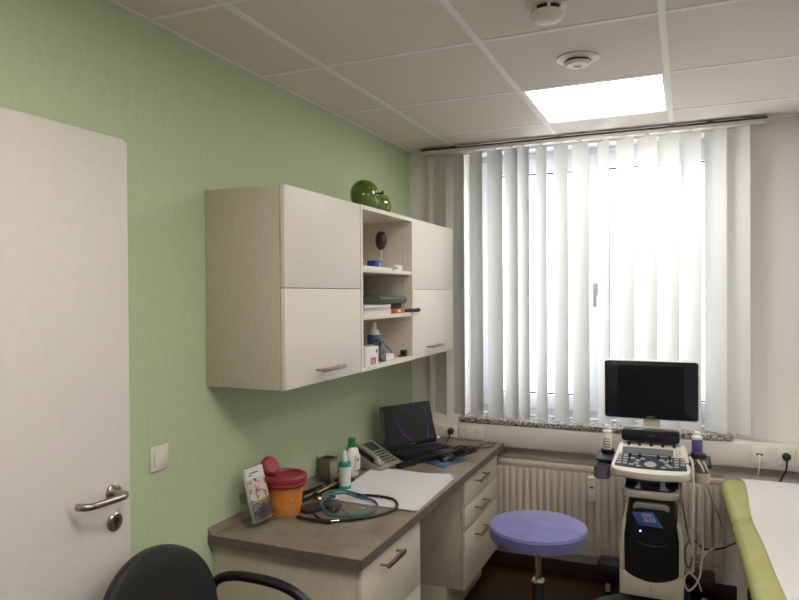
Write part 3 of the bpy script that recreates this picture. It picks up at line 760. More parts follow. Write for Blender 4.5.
# desk pad: stack of big sheets
def sheet(poly, z, thick, nm, label, curl=0, group='large white sheets on the worktop', m='sheet'):
    b = B(); t = bmesh.new(); N = 14; (a, bb, c, d) = [Vector((p[0], p[1], 0)) for p in poly]
    g = [[None]*(N+1) for _ in range(N+1)]; g2 = [[None]*(N+1) for _ in range(N+1)]
    for i in range(N+1):
        for j in range(N+1):
            u, v = i/N, j/N
            p = a*(1-u)*(1-v)+bb*(1-u)*v+c*u*v+d*u*(1-v)
            zz = z + curl*max(0, (u+v-1.55)/.45)**2 + .0006*math.sin(u*9+v*5)*(1 if curl else 0)
            g[i][j] = t.verts.new((p.x, p.y, zz+thick)); g2[i][j] = t.verts.new((p.x, p.y, zz))
    for i in range(N):
        for j in range(N):
            t.faces.new((g[i][j], g[i+1][j], g[i+1][j+1], g[i][j+1])); t.faces.new((g2[i][j], g2[i][j+1], g2[i+1][j+1], g2[i+1][j]))
    for i in range(N):
        for q in ((g[i][0], g2[i][0], g2[i+1][0], g[i+1][0]), (g[i][N], g[i+1][N], g2[i+1][N], g2[i][N]), (g[0][i], g[0][i+1], g2[0][i+1], g2[0][i]), (g[N][i], g2[N][i], g2[N][i+1], g[N][i+1])): t.faces.new(q)
    bmesh.ops.recalc_face_normals(t, faces=t.faces); b.merge(t)
    return tag(b.build(nm, m), label, 'paper sheet', group)
P = [(-1.392, 2.468), (-1.435, 3.005), (-1.022, 2.985), (-.998, 2.452)]
sheet([(-1.395, 2.475), (-1.43, 3.0), (-1.003, 2.972), (-.988, 2.47)], ZT+.0002, .0022, 'paper_sheet', 'lowest large white sheet of the pile, its edge sticking out')
sheet([(-1.40, 2.462), (-1.432, 2.995), (-1.012, 2.99), (-1.006, 2.456)], ZT+.0026, .0018, 'paper_sheet', 'middle large white sheet of the pile', .004)
sheet(P, ZT+.0048, .0009, 'paper_sheet', 'topmost large white sheet of the pile, right corner curling', .012)

# stethoscope
t = thing('stethoscope', 'blue-tubed stethoscope coiled on the worktop in front of papers', 'stethoscope', (0, 0, 0))
cx, cy, zz = -1.250, 2.385, ZT+.010
pts = []
for k in range(14):
    a = 2*math.pi*k/14 + R(150)
    pts.append((cx+.112*math.cos(a), cy+.116*math.sin(a), zz+(.016 if math.cos(a) < -.35 else .0)+.001*k/2))
pts = pts+[(pts[0][0]+.006, pts[0][1], pts[0][2]+.013), (pts[1][0]+.012, pts[1][1]+.01, pts[1][2]+.013)]
B().tube(pts, .0052, 10).build('blue_tube', 'cyan', t)
B().tube([pts[11], (-1.26, 2.52, zz+.010), (-1.36, 2.545, zz+.012), (-1.40, 2.50, zz+.016), (-1.415, 2.452, zz+.010)], .0042, 10).build('ear_tube', 'cyan', t)
b = B().lathe([(0, 0), (.012, 0), (.013, .003), (.010, .006), (.004, .008), (.004, .016), (.011, .019), (.012, .023), (0, .024)], TR(-1.425, 2.44, zz-.002) @ RX(60), 20)
b.cyl((-1.418, 2.447, zz+.004), (-1.40, 2.47, zz+.010), .003, n=10); b.build('chest_piece', 'chrome', t)
B().tube([(-1.25, 2.325, zz+.008), (-1.222, 2.30, zz+.008), (-1.19, 2.29, zz+.004)], .0028, 8).build('metal_tube', 'chrome', t)
B().tube([(-1.218, 2.365, zz+.006), (-1.195, 2.37, zz+.006), (-1.178, 2.385, zz+.004)], .0028, 8).build('metal_tube', 'chrome', t)
# blood pressure cuff, bulb, hose
t = thing('blood_pressure_cuff', 'charcoal blood pressure cuff with bulb and long black hose', 'blood pressure cuff', (0, 0, 0))
B().prism(rrect(-.075, .075, -.038, .038, .012), 0, .016, 'z', bev=.004, T=TR(-1.375, 2.345, ZT) @ RZ(60)).build('folded_cuff', 'cuff', t)
b = B().lathe([(0, -.030), (.010, -.028), (.020, -.018), (.0245, 0), (.022, .014), (.012, .026), (.006, .032), (0, .033)], TR(-1.290, 2.335, ZT+.026) @ RZ(60) @ RY(86), 24)
b.build('rubber_bulb', 'bulb', t)
B().cyl((-1.277, 2.305, ZT+.024), (-1.270, 2.285, ZT+.022), .005, n=12).build('valve_screw', 'chrome', t)
hose = [(-1.36, 2.30, ZT+.018), (-1.33, 2.245, ZT+.014), (-1.27, 2.215, ZT+.008), (-1.20, 2.245, ZT+.007), (-1.14, 2.30, ZT+.007), (-1.085, 2.39, ZT+.0078), (-1.072, 2.455, ZT+.0125), (-1.12, 2.535, ZT+.0125), (-1.20, 2.555, ZT+.0125), (-1.27, 2.54, ZT+.0135), (-1.31, 2.48, ZT+.034)]
B().tube(hose, .0055, 10).build('hose', 'black', t)
B().tube([(-1.385, 2.212, ZT+.0085), (-1.34, 2.202, ZT+.009), (-1.28, 2.200, ZT+.009), (-1.235, 2.205, ZT+.008)], .008, 10, flat=.8).build('sleeve', 'blackm', t)
B().cyl((-1.24, 2.208, ZT+.010), (-1.21, 2.225, ZT+.012), .004, n=10).build('hose_clip', 'chrome', t)

# telephone, turned towards the seat side (+x)
t = thing('desk_telephone', 'silver-grey desk telephone with handset beside the laptop', 'telephone', (-1.455, 3.055, ZT), R(-12))
# local: x depth (front +), y width
b = B().prism([(-.10, .018), (-.085, 0), (.105, 0), (.108, .012), (-.085, .098), (-.10, .094)], -.09, .095, 'y', bev=.003)
b.build('phone_body', 'silver', t)
SLP = TR(-.09, 0, .0995) @ RY(math.degrees(math.atan2(.086, .193)))
B().box(.008, .17, -.088, -.040, -.004, .003, .003).build('cradle', 'blackm', t, T=SLP)
b = B().box(.012, .080, -.02, .078, -.001, .003, .001); b.build('display', 'lcd', t, T=SLP)
b = B()
for i in range(5):
    for j in range(5): b.box(.092+.021*i, .104+.021*i, -.028+.023*j, -.014+.023*j, 0, .0045, .001)
b.build('keypad', 'cardgrey', t, T=SLP)
b = B().tube([(.004, 0, 0), (.03, 0, .016), (.10, 0, .022), (.17, 0, .016), (.195, 0, .002)], lambda u: .0145, 12, flat=.7)
b.box(-.002, .038, -.020, .020, -.006, .014, .005).box(.158, .20, -.020, .020, -.006, .016, .006)
b.build('handset', 'silver', t, T=TR(0, -.066, 0) @ SLP @ TR(0, 0, .006))
b = B().tube([(-.08, -.093, .05), (-.07, -.115, .02), (.0, -.11, .006), (.02, -.098, .006)], .003, 8); b.build('cord', 'blackm', t)
# black device in front of phone (dictation microphone)
t = thing('dictation_handset', 'flat black handheld device lying in front of the telephone', 'dictation device', (-1.300, 3.10, ZT), R(68))
b = B().prism(rrect(-.065, .065, -.024, .024, .020), 0, .018, 'z', bev=.006); b.build('device_body', 'black', t)
b = B().prism(rrect(-.02, .03, -.012, .012, .006), .018, .021, 'z', bev=.001); b.build('button_field', 'blackm', t)
b = B().tube([(-.062, 0, .008), (-.09, .01, .005), (-.13, .035, .005), (-.15, .07, .005)], .0025, 8); b.build('cord', 'black', t)

# laptop
t = thing('laptop', 'open black laptop with purple curves on its dark screen', 'laptop', (-1.390, 3.405, ZT), R(-28))
# local frame: x forward (towards user), y along hinge (0 centred)
HW = .179
b = B().prism(rrect(-.002, .232, -HW, HW, .012), .004, .026, 'z', bev=.003); b.build('base', 'black', t)
b = B()
for i in range(6):
    for j in range(16):
        y = -.155+.0195*j; x = .028+.0185*i; b.box(x, x+.015, y, y+.016, .026, .0285, .001)
b.build('keyboard', mat('laptop_keys', (38, 38, 42), .5), t)
B().box(.150, .215, -.05, .04, .0262, .0268, .0004).build('touchpad', 'blackm', t)
LID = TR(0, 0, .027) @ RY(-14)
b = B().box(-.010, 0, -HW, HW, .002, .236, .004); lid = b.build('lid', 'black', t, T=LID)
B().box(0, .0012, -HW+.012, HW-.012, .024, .226).build('screen', 'wallpaper_screen', lid, T=LID)
def ribbon(pts, w0, w1, x):
    P3 = catmull([(0, a, c) for a, c in pts], 8); b = B(); t2 = bmesh.new(); prev = None; N = len(P3)
    for i, p in enumerate(P3):
        d = (P3[min(i+1, N-1)]-P3[max(i-1, 0)]).normalized(); nn = Vector((0, -d.z, d.y)); w = (w0+(w1-w0)*i/(N-1))/2
        a, c = t2.verts.new((x, p.y+nn.y*w, p.z+nn.z*w)), t2.verts.new((x, p.y-nn.y*w, p.z-nn.z*w))
        if prev: t2.faces.new((prev[0], a, c, prev[1]))
        prev = (a, c)
    b.merge(t2); return b
ribbon([(-.085, .195), (-.09, .165), (-.075, .12), (-.045, .07), (-.005, .035)], .002, .010, .0017).build('screen_curve', 'purple_glow', lid, T=LID)
ribbon([(.125, .215), (.128, .195), (.128, .17)], .003, .006, .0017).build('screen_curve', 'purple_glow', lid, T=LID)
ribbon([(.135, .10), (.128, .06), (.118, .03)], .006, .014, .0017).build('screen_curve', 'purple_glow', lid, T=LID)
ribbon([(-.05, .218), (.03, .198), (.105, .172)], .0015, .002, .0017).build('screen_line', 'green_glow', lid, T=LID)
def text(s, size, parent, T, m, name='lettering', ext=.0002):
    c = bpy.data.curves.new(name, 'FONT'); c.body = s; c.size = size; c.extrude = ext; c.align_x = 'CENTER'; c.align_y = 'CENTER'
    o0 = bpy.data.objects.new(name, c); dg = bpy.context.evaluated_depsgraph_get()
    me = bpy.data.meshes.new_from_object(o0); me.materials.clear(); me.materials.append(M[m])
    bpy.data.objects.remove(o0); o = bpy.data.objects.new(name, me); COL.objects.link(o)
    if parent: o.parent = parent
    o.matrix_local = T; return o
text('TOSHIBA', .012, lid, LID @ TR(.0016, 0, .0135) @ RZ(90) @ RX(90), 'silver')
B().cyl((0, HW+.0, .05), (0, HW+.018, .05), .008, n=14).cyl((0, HW+.018, .05), (0, HW+.022, .05), .006, n=14).build('round_clip', 'plastic_cream', t, T=TR(0, 0, 0))

# mouse, mat, adapter
t = thing('mouse_mat', 'thin blue and navy printed mat under the black mouse', 'mouse mat', (-1.130, 3.258, ZT), R(-25))
B().prism(rrect(-.075, .075, -.105, .105, .004), 0, .0018, 'z').build('mat_sheet', 'lightblue_mat', t)
b = B().box(.066, .075, -.10, .10, .0018, .0020); b.build('yellow_border', mat('pale_yellow_print', (176, 168, 110), .6), t)
t = thing('computer_mouse', 'black computer mouse on the blue printed mat', 'mouse', (-1.145, 3.285, ZT+.002), R(70))
b = B().ball((0, 0, 0), 1, .056, .031, .030, 28)
for v in b.bm.verts:
    if v.co.z < 0: v.co.z = 0
b.build('mouse_body', 'black', t, ang=60)
B().cyl((.026, -.003, .0255), (.026, .003, .0255), .006, n=14).build('scroll_wheel', 'greyplastic', t)
B().tube([(.054, 0, .006), (.075, .01, .003), (.10, .03, .003), (.115, .06, .003)], .0017, 6).build('cable', 'black', t)
t = thing('laptop_power_brick', 'black power brick with tangled cables behind the mouse', 'power adapter', (-1.10, 3.478, ZT), R(-15))
B().box(-.028, .028, -.06, .06, 0, .03, .005, 3).build('brick_body', 'blackm', t)
b = B().tube([(0, .06, .012), (.01, .11, .006), (-.03, .17, .005), (-.02, .24, .005), (.03, .27, .01)], .003, 8)
b.build('mains_cable', 'black', t)
b = B().tube([(0, -.06, .01), (-.015, -.09, .008), (-.045, -.08, .02), (-.04, -.02, .034), (.02, -.03, .038), (.045, -.07, .02), (.03, -.10, .008), (-.02, -.11, .006), (-.045, -.06, .008)], .0045, 8)
b.build('coiled_cable', 'black', t)
b = B().tube([(.0, .06, .02), (.035, .12, .01), (.045, .20, .006), (.02, .25, .006)], .0028, 8); b.build('mains_cable', 'black', t)

# ================================================================== stool
t = thing('swivel_stool', 'round stool with purple padded seat on a chrome column', 'stool', (-.588, 2.86, .010))
SR = .206
B().lathe([(0, .553), (SR-.02, .553), (SR-.004, .556), (SR, .563), (SR+.001, .598), (SR+.002, .602), (SR-.002, .606), (SR-.004, .611), (SR-.03, .616), (0, .619)], None, 64).build('seat', 'purple', t)
B().lathe([(0, .540), (.10, .540), (.11, .5525), (0, .5526)], None, 32).build('seat_plate', 'blackm', t)
B().cyl((0, 0, .36), (0, 0, .54), .0145, n=24).build('gas_column', 'chrome', t)
B().lathe([(0, .10), (.026, .10), (.026, .372), (.024, .378), (0, .378)], None, 28).build('column_sleeve', 'blackm', t)
B().lathe([(.0262, .366), (.028, .368), (.028, .376), (.0262, .379)], None, 28).build('collar_ring', 'chrome', t)
for k in range(5):
    a = 72*k+20
    arm = B().tube([(.02, 0, .11), (.12, 0, .092), (.25, 0, .075)], lambda u: .020-.006*u, 12, flat=.8).build('base_arm', 'chrome', t, T=RZ(a))
    b = B().cyl((.25, -.012, .028), (.25, -.003, .018), .027, n=24).cyl((.25, .003, .028), (.25, .012, .018), .027, n=24).cyl((.25, -.004, .028), (.25, .004, .028), .006).box(.238, .262, -.0025, .0025, .028, .07, .001)
    b.build('caster', 'blackm', arm, T=RZ(a))

# ================================================================== office chair
t = thing('visitor_chair', 'black padded armchair with looped arms beside the door', 'chair', (-1.16, 1.43, 0), 0)
b = B(); tb = bmesh.new(); N1, N2 = 20, 18
def hwz(z):
    u = max(0, min(1, (z-.66)/.232)); base = .218+.010*math.sin(max(0, min(1, (z-.46)/.2))*math.pi/2)
    return base*max(.0, 1-u**2.3)**(1/2.1)+.004
zl = [.46+.02*k for k in range(11)]+[.66+.232*math.sin(math.pi/2*k/16) for k in range(1, 17)]
F, K = [], []
for z in zl:
    w = hwz(z); rf, rk = [], []
    for k in range(N1+1):
        u = -1+2*k/N1
        y = w*u + .034*max(0, (z-.60)/.29) - .004; crv = .035*(u*u)*(w/.23)**2; rec = -(z-.46)*.16
        edge = max(0, 1-abs(u)**6); th = .020+.022*edge*min(1, (.897-z)/.05)
        rf.append(tb.verts.new((-.185+rec+crv+th*.5, y, z))); rk.append(tb.verts.new((-.185+rec+crv-th*.5, y, z)))
    F.append(rf); K.append(rk)
for i in range(len(zl)-1):
    for k in range(N1):
        tb.faces.new((F[i][k], F[i][k+1], F[i+1][k+1], F[i+1][k])); tb.faces.new((K[i][k], K[i+1][k], K[i+1][k+1], K[i][k+1]))
    tb.faces.new((F[i][0], F[i+1][0], K[i+1][0], K[i][0])); tb.faces.new((F[i][N1], K[i][N1], K[i+1][N1], F[i+1][N1]))
for k in range(N1):
    tb.faces.new((F[0][k], K[0][k], K[0][k+1], F[0][k+1])); tb.faces.new((F[-1][k], F[-1][k+1], K[-1][k+1], K[-1][k]))
bmesh.ops.recalc_face_normals(tb, faces=tb.faces); b.merge(tb)
b.build('backrest', 'blackfabric', t, ang=60)
B().prism(rrect(-.20, .26, -.235, .235, .05), .415, .475, 'z', bev=.014).build('seat', 'blackfabric', t)
for s in (-1, 1):
    b = B().tube([(-.235, s*.235, .60), (-.245, s*.28, .655), (-.235, s*.292, .690), (-.205, s*.292, .716), (-.15, s*.292, .732), (-.06, s*.292, .736), (.03, s*.292, .728), (.10, s*.292, .700), (.135, s*.292, .655), (.14, s*.285, .58), (.10, s*.265, .48), (.05, s*.24, .43)], .0155, 14)
    b.build('armrest', 'black', t)
for sx in (-1, 1):
    for sy in (-1, 1):
        B().tube([(.20*sx+.03, .20*sy, .42), (.215*sx+.03, .215*sy, .20), (.24*sx+.03, .23*sy, .0115)], .011, 12).build('leg', 'black', t)

# ================================================================== ultrasound cart (root at its column)
CX, CY = -.15, 3.40
t = thing('ultrasound_machine', 'wheeled ultrasound machine with black monitor and control console', 'ultrasound machine', (CX, CY, 0))
# base
b = B().prism([(-.12, -.24), (.14, -.24), (.17, .26), (-.15, .26)], .115, .20, 'z', bev=.01)
for s in (-1, 1):
    b.tube([(s*.05, -.10, .20), (s*.14, -.21, .205), (s*.215, -.245, .19), (s*.235, -.25, .165)], .036, 12, flat=.8)
    b.box(s*.10, s*.275, .13, .255, .16, .235, .015)
b.build('base', 'blackm', t)
for (x, y) in ((-.215, -.235), (.215, -.235), (-.225, .20), (.225, .20)):
    b = B().cyl((x-.017, y, .05), (x-.004, y, .05), .05, n=28).cyl((x+.004, y, .05), (x+.017, y, .05), .05, n=28)
    b.cyl((x-.018, y, .05), (x+.018, y, .05), .012); b.box(x-.004, x+.004, y-.02, y+.02, .05, .16, .002)
    w = b.build('caster', 'blackm', t)
    B().box(x-.012, x+.012, y-.054, y-.050, .085, .130, .002).build('brake_pedal', 'yellow' if False else 'cartkhaki', w)
# body: black front panel with cream shell
def body_w(z): return .132 - .030*max(0, (z-.50))/.2 if z > .5 else .132
b = B(); sec = []
def shell(b, zs, wf, yf, yb, r=.03, m=0):
    tb = bmesh.new(); rings = []
    for z in zs:
        w = wf(z); o = rrect(-w, w, yf(z), yb, r, 5); rings.append([tb.verts.new((x, y, z)) for x, y in o])
    for a, c in zip(rings, rings[1:]):
        n = len(a)
        for k in range(n): tb.faces.new((a[k], a[(k+1) % n], c[(k+1) % n], c[k]))
    tb.faces.new(list(reversed(rings[0]))); tb.faces.new(rings[-1])
    bmesh.ops.recalc_face_normals(tb, faces=tb.faces); b.m(m).merge(tb)
zsb = [.30, .34, .40, .46, .52, .58, .64, .69]
shell(b, zsb, lambda z: .118-.022*max(0, z-.5)/.19, lambda z: -.180-.012*math.sin(max(0, min(1, (z-.3)/.39))*math.pi), .14, .035)
b.build('front_housing', 'black', t)
# cream U shell: left and right wings and the lower bowl
b = B()
for s in (-1, 1):
    pts = [(.115, .25), (.136, .25), (.137, .45), (.134, .52), (.126, .565), (.112, .588), (.107, .575), (.111, .54), (.1165, .50), (.116, .40)]
    b.prism([(s*x-.0, z) for x, z in pts], -.188, .12, 'y', bev=.004)
bowl = [(-.136, .40)]
bowl = [(-.136, .252)]+[(-.136+.272*k/12, .235-.0*math.sin(math.pi*k/12)) for k in range(13)]+[(.136, .252), (.136, .345)]
bowl += [(.118-.236*k/12, .338-.036*math.sin(math.pi*k/12)) for k in range(13)]+[(-.136, .345)]
b.prism(bowl, -.194, .12, 'y', bev=.006)
b.build('cream_shell', 'cartkhaki', t)
b = B().box(-.0008, .0008, -.1952, -.194, .24, .30); b.build('shell_seam', 'gap', t)
# recess with white rim (drive bay)
b = B().prism([(-.076, .652), (-.06, .664), (.06, .664), (.078, .652), (.078, .632), (.05, .640), (-.05, .640), (-.076, .632)], -.197, -.18, 'y', bev=.002)
b.build('bay_rim', 'silver', t)
B().prism(rrect(-.082, .080, .558, .645, .012), -.1945, -.182, 'y').build('drive_bay', 'blackm', t)
B().tube([(-.06, -.195, .485), (-.02, -.199, .474), (.03, -.199, .474), (.07, -.195, .485)], .004, 8).build('grip_ridge', 'black', t)
B().ball((-.045, -.1945, .535), .0035).build('power_light', 'led', t)
# neck, lower shelf ring
b = B().box(-.045, .035, -.09, .06, .69, .79, .01); b.build('neck', 'greyplastic', t)
for s in (-1, 1): B().prism([(s*.115, .695), (s*.115, .79), (s*.095, .79), (s*.05, .715), (s*.05, .695)], -.12, .05, 'y', bev=.003).build('side_bracket', 'bezel', t)
b = B(); out = rrect(-.130, .118, -.215, .06, .05, 8); b.prism(out, .688, .722, 'z', bev=.008); b.build('lower_handle', 'cartkhaki', t)
B().prism(rrect(-.115, .103, -.20, .05, .04, 6), .7215, .728, 'z').build('lower_shelf', 'bezel', t)
# console: tilted slab
CON = TR(0, -.27, .830) @ RX(17)      # local y runs back along the slope, z up from it
def trap(y0, w0, y1, w1, r): 
    # rounded trapezoid outline
    pts = [(-w0, y0), (w0, y0), (w1, y1), (-w1, y1)]; o = []
    for i in range(4):
        p, a, c = Vector(pts[i]), Vector(pts[i-1]), Vector(pts[(i+1) % 4])
        da, dc = (a-p).normalized(), (c-p).normalized(); s, e = p+da*r, p+dc*r
        for k in range(6):
            u = k/5; q = s*(1-u)**2+p*2*u*(1-u)+e*u*u; o.append((q.x, q.y))
    return o
outl = trap(.0, .170, .26, .142, .04)
outl = [(x, y-.020*(1-(x/.17)**2) if y < .02 else y) for x, y in outl]
# refine the bowed front edge
def bowed(y0, w0, y1, w1, r, bow, n=10):
    o = []
    left = trap(y0, w0, y1, w1, r)
    # trap order: corner (-w0,y0) first, then (w0,y0)
    c0, c1, rest = left[:6], left[6:12], left[12:]
    mid = [(c0[-1][0]+(c1[0][0]-c0[-1][0])*k/n, y0) for k in range(1, n)]
    pts = c0+mid+c1+rest
    return [(x, y-bow*(1-(x/w0)**2)*max(0, 1-(y-y0)/.05)) for x, y in pts]
b = B().prism(bowed(0, .172, .268, .145, .045, .022), -.040, .0, 'z', bev=.010)
b.build('console', 'cartwhite', t, T=CON)
b = B().prism(bowed(.024, .152, .128, .140, .008, .012), .0, .0025, 'z'); kp = b.build('control_panel', 'navy', t, T=CON)
b = B()
for s in (-1, 1):
    for i in range(4):
        for j in range(2):
            if i == 0 and s > 0 and j == 1: continue
            x = s*(.108+.026*j)-.010; y = .040+.022*i; B().box(x, x+.019, y, y+.011, .0025, .005, .0015).build('panel_button', 'keylight', kp, T=CON)
for (x, y) in ((-.080, .038), (-.055, .075), (-.050, .030), (-.060, .052), (-.035, .092), (-.078, .092), (.045, .092), (.062, .078), (.070, .055), (.055, .030), (.082, .040), (.080, .095)):
    B().prism([(x+.011*math.cos(a*math.pi/6), y+.006*math.sin(a*math.pi/6)) for a in range(12)], .0025, .0055, 'z').build('panel_button', 'keylight', kp, T=CON)
b = B().lathe([(.0, .0025), (.026, .0025), (.024, .006), (.016, .007), (.013, .012), (.006, .016), (0, .0165)], TR(0, .050, 0), 28, 1.0, .8); b.build('trackball', 'keylight', kp, T=CON)
for x in (-.090, -.048, .03, .078): B().cyl((x, .112, .0025), (x, .112, .016), .0065, .0055, n=14).build('panel_knob', 'blackm', kp, T=CON)
for x in (-.09, .08): B().box(x-.004, x+.004, .065, .10, .0025, .006, .001).build('slider', 'blackm', kp, T=CON)
kb = B().box(-.128, .092, .136, .196, .0, .002).build('keyboard_tray', 'greyplastic', t, T=CON)
b = B()
for i in range(5):
    for j in range(15):
        x = -.126+.0145*j+.002*i; y = .1385+.0115*i
        if x+.012 < .092: b.box(x, x+.0115, y, y+.0092, .002, .0045, .0006)
b.build('keyboard', 'keys', kb, T=CON)
for j in range(5): B().cyl((-.104+.050*j, .222, 0), (-.104+.050*j, .222, .016), .0075, .0065, n=16).build('row_knob', 'blackm', t, T=CON)
for i in range(3):
    for j in range(2): B().cyl((.106+.014*j, .145+.02*i, 0), (.106+.014*j, .145+.02*i, .003), .004, n=10).build('side_button', 'keylight', t, T=CON)
# stem to the monitor and speaker bar
b = B().box(-.085, .020, .00, .055, .89, .93, .01).box(-.065, .0, .02, .06, .70, .93, .008); b.build('monitor_stem', 'cartkhaki', t)
b = B().prism(rrect(-.138, .120, .912, .968, .014), -.055, .0, 'y', bev=.004); sp = b.build('speaker_bar', 'bezel', t)
b = B().prism(rrect(-.142, .124, .914, .972, .014), .0, .02, 'y', bev=.004); b.build('bar_back', 'cartwhite', sp)
text('TOSHIBA', .008, sp, TR(-.005, -.0556, .942) @ RX(90), 'silver')
b = B().box(-.045, .032, .02, .06, .925, 1.03, .01); b.build('monitor_neck', 'cartwhite', t)
b = B().prism(rrect(-.222, .204, 1.008, 1.292, .016), -.004, .045, 'y', bev=.008); mon = b.build('monitor', 'cartwhite', t)
b = B().prism(rrect(-.217, .199, 1.014, 1.287, .012), -.008, -.003, 'y', bev=.001); b.build('bezel', 'bezel', mon)
B().box(-.158, .140, -.0095, -.0075, 1.032, 1.268).build('screen', 'screen', mon)
text('TOSHIBA', .010, mon, TR(-.008, -.0096, 1.0225) @ RX(90), 'silver')
# left holders, right holder
def cup(b, c, r, h):
    b.lathe([(0, 0), (r*.92, 0), (r, .004), (r, h), (r*.85, h), (r*.82, .01), (0, .008)], TR(*c), 28)
b = B(); cup(b, (-.212, -.19, .760), .036, .058); b.build('probe_cup', 'greyplastic', t)
b = B(); cup(b, (-.208, -.11, .795), .033, .045); b.build('probe_cup', 'greyplastic', t)
b = B().box(-.245, -.150, -.17, .0, .830, .842, .004).box(-.17, -.13, -.20, .0, .79, .835, .004); cup(b, (-.202, -.045, .842), .030, .022); b.build('bottle_shelf', 'blackm', t)
b = B().box(.13, .25, -.19, .01, .845, .857, .004).box(.125, .165, -.16, -.02, .80, .85, .004); b.build('holder_shelf', 'blackm', t)
b = B(); cup(b, (.212, -.17, .775), .032, .045); b.build('probe_cup', 'cartkhaki', t)
b = B(); cup(b, (.193, -.045, .857), .028, .020); b.build('bottle_ring', 'blackm', t)
b = B().tube([(.160, -.20, .89), (.172, -.22, .87), (.175, -.22, .80), (.172, -.2, .60), (.170, -.16, .50)], .006, 10); b.build('cable_guide', 'cartwhite', t)
B().prism(rrect(.118, .182, .312, .44, .012), -.03, .12, 'y', bev=.006).build('side_box', 'cartkhaki', t)
# probe with cable in the right holder
t = thing('ultrasound_probe', 'grey and black ultrasound probe resting in the right-hand holder', 'ultrasound probe', (CX+.212, CY-.17, .785))
b = B().tube([(0, 0, .0), (0, 0, .04), (-.004, .0, .075), (-.012, .002, .100)], lambda u: .017+.012*math.sin(u*math.pi), 16); b.build('probe_body', 'greyplastic', t)
b = B().prism(rrect(-.032, .016, -.020, .020, .009), .095, .118, 'z', bev=.006); b.build('probe_head', 'blackm', t)
b = B().tube([(.006, -.03, .045), (-.006, -.0335, .075), (-.020, -.028, .095)], .004, 8).tube([(.024, -.022, .045), (.014, -.028, .07), (.004, -.024, .09)], .004, 8); b.build('pale_trim', 'cartwhite', t)
b = B().tube([(0, 0, .004), (.0, .0, -.06), (.002, .02, -.20), (.0, .03, -.34), (-.015, .0, -.44), (-.055, -.02, -.49), (-.075, -.02, -.45), (-.055, -.02, -.41), (-.02, .0, -.45), (-.005, .02, -.50)], .0042, 8); b.build('probe_cable', 'cable', t)
def loopcable(pts, label, m='cable', r=.0042):
    tag(B().tube(pts, r, 8).build('hanging_cable', m), label, 'cable', 'cables hanging beside the ultrasound cart')
loopcable([(.070, 3.26, .80), (.10, 3.36, .68), (.14, 3.50, .55), (.155, 3.58, .46), (.13, 3.60, .375), (.07, 3.56, .345), (.02, 3.50, .37), (-.005, 3.44, .42), (.0, 3.42, .48), (.03, 3.44, .50), (.05, 3.46, .45), (.04, 3.46, .37)], 'pale cable drooping in a wide loop towards the couch')
loopcable([(-.022, 3.30, .755), (-.024, 3.34, .60), (-.012, 3.35, .45), (.02, 3.40, .36), (.055, 3.45, .345), (.085, 3.50, .37)], 'pale cable hanging closest to the cart body')
loopcable([(-.03, 3.36, .74), (-.018, 3.38, .62), (.0, 3.39, .50), (.02, 3.38, .42), (.015, 3.36, .35), (-.005, 3.34, .36), (-.01, 3.34, .43), (.01, 3.36, .47)], 'short grey cable curling beside the cart side box', 'greyplastic')
loopcable([(.035, 3.56, .40), (.08, 3.60, .352), (.15, 3.64, .350), (.21, 3.66, .375), (.30, 3.70, .40)], 'black cable running from the cart towards the couch', 'black', .0045)
# bottles on the cart
t = thing('gel_bottle', 'white gel bottle standing in the left holder of the cart', 'bottle', (CX-.202, CY-.045, .852))
B().lathe([(0, 0), (.021, 0), (.022, .004), (.022, .082), (.018, .090), (0, .091)], None, 24).build('bottle_body', 'bottle', t)
b = B()
for i in range(4): b.box(-.012, .012, -.0226, -.0215, .022+.013*i, .026+.013*i)
b.build('label_print', 'greyplastic', t)
B().lathe([(0, .090), (.022, .090), (.022, .098), (.017, .104), (.016, .122), (.010, .127), (0, .128)], None, 24).build('cap', 'plastic_white', t)
t = thing('gel_bottle', 'gel bottle with violet label in the right holder of the cart', 'bottle', (CX+.193, CY-.045, .864))
B().lathe([(0, 0), (.022, 0), (.0235, .004), (.0235, .070), (.018, .078), (0, .079)], None, 24).build('bottle_body', 'violet', t)
B().box(.002, .014, -.0245, -.0225, .045, .057, .001).build('green_mark', 'greencap', t)
B().lathe([(0, .076), (.0235, .076), (.0235, .088), (.016, .094), (.015, .108), (.009, .113), (0, .114)], None, 24).build('cap', 'plastic_white', t)
# pamphlet in the bay
t = thing('tissue_pack', 'blue printed pack leaning in the cart front bay', 'pack', (CX-.012, CY-.215, .596))
b = B().prism([(-.066, .026), (.022, .034), (.062, -.030), (-.04, -.026)], -.009, .009, 'y', bev=.003); b.build('pack_body', 'blue', t)
b = B().prism([(-.028, .0275), (.016, .031), (.036, -.004), (-.014, -.008)], -.0098, -.0092, 'y'); lb = b.build('pack_label', 'bluelight', t)
b = B()
for i in range(4): b.box(-.020+.011*i, -.014+.011*i, -.0106, -.0099, .000, .022)
b.build('red_print', mat('red_print', (180, 70, 80), .5), lb)

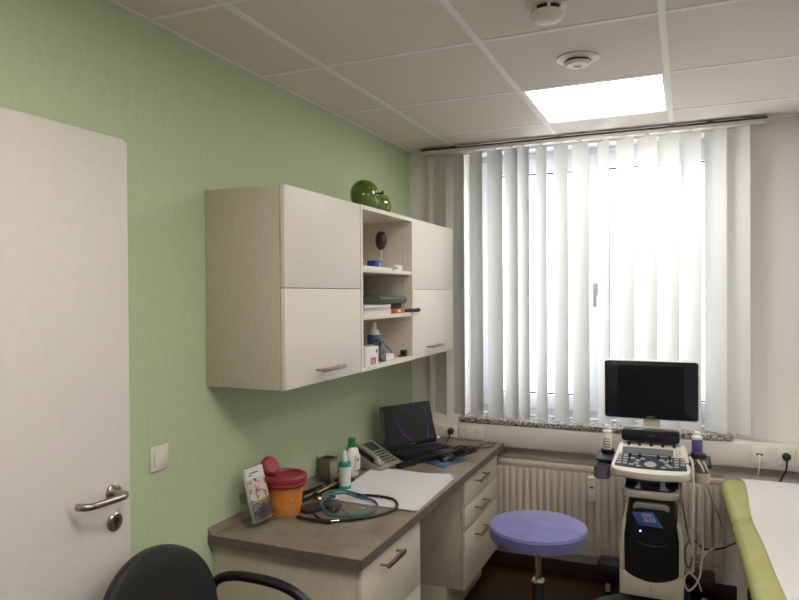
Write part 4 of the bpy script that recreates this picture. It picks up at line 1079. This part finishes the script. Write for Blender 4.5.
# ================================================================== exam couch
t = thing('exam_couch', 'lime green padded examination couch with pale frame', 'couch', (.528, 2.54, 0), R(1.5))
def cushion(b, x0, x1, y0, y1, z0, z1, r):
    N = 8; tb = bmesh.new(); prof = []
    for k in range(N+1):
        a = math.pi*k/N; prof.append((-math.sin(a)*r, math.cos(a)))
    rings = []; hz = (z1-z0)/2; zc = (z0+z1)/2
    for off, c in prof:
        ins = r+off
        o = rrect(x0+ins, x1-ins, y0+ins, y1-ins, .035, 5); rings.append([tb.verts.new((x, y, zc+hz*c)) for x, y in o])
    for a, c in zip(rings, rings[1:]):
        n = len(a)
        for k in range(n): tb.faces.new((a[k], c[k], c[(k+1) % n], a[(k+1) % n]))
    tb.faces.new(rings[0]); tb.faces.new(list(reversed(rings[-1]))); bmesh.ops.recalc_face_normals(tb, faces=tb.faces); b.merge(tb)
XA, XB2 = -.345, .345
b = B(); cushion(b, XA, XB2, .545, 1.165, .610, .688, .035); b.build('headrest', 'lime', t, ang=70)
b = B(); cushion(b, XA, XB2, -.95, .540, .610, .688, .035); b.build('mattress', 'lime', t, ang=70)
b = B().box(XA+.06, XA+.10, -.88, 1.08, .560, .610, .003).box(XB2-.10, XB2-.06, -.88, 1.08, .560, .610, .003).box(XA+.10, XB2-.10, -.88, -.84, .560, .610).box(XA+.10, XB2-.10, 1.04, 1.08, .560, .610).box(XA+.10, XB2-.10, .44, .48, .560, .610)
b.build('frame', 'plastic_cream', t)
M['legm'] = mat('couch_leg_enamel', (176, 168, 156), .45)
for x in (XA+.012, XB2-.047):
    for y in (-.70, .42):
        b = B().box(x, x+.035, y, y+.035, 0, .610, .003); b.build('leg', 'legm', t)
b = B().box(XA+.047, XB2-.047, .425, .45, .10, .135, .003).box(XA+.047, XB2-.047, -.695, -.67, .10, .135, .003); b.build('cross_bar', 'legm', t)
# paper strip over the couch
tb = bmesh.new(); ed = [(3.70, .244), (3.64, .256), (3.54, .258), (3.38, .254), (3.22, .246), (3.08, .243), (2.98, .243), (2.86, .252), (2.72, .259), (2.58, .263), (2.44, .268), (2.3, .274), (2.1, .28), (1.9, .28), (1.7, .28)]
top, bt = [], []; NX = 14
for y, xl in ed:
    rt, rb = [], []
    for k in range(NX+1):
        x = xl+(.80-xl)*k/NX; z = .6900+.0015*math.sin(y*9+x*13)*math.sin(x*21)+.0016
        if y > 3.66: z = .6905
        rt.append(tb.verts.new((x, y, z+.0006))); rb.append(tb.verts.new((x, y, z)))
    top.append(rt); bt.append(rb)
for i in range(len(ed)-1):
    for k in range(NX):
        tb.faces.new((top[i][k], top[i][k+1], top[i+1][k+1], top[i+1][k])); tb.faces.new((bt[i][k], bt[i+1][k], bt[i+1][k+1], bt[i][k+1]))
    tb.faces.new((top[i][0], top[i+1][0], bt[i+1][0], bt[i][0])); tb.faces.new((top[i][NX], bt[i][NX], bt[i+1][NX], top[i+1][NX]))
bmesh.ops.recalc_face_normals(tb, faces=tb.faces); b = B(); b.merge(tb)
tag(b.build('couch_paper', 'paper'), 'white paper sheet spread over the examination couch', 'paper sheet')
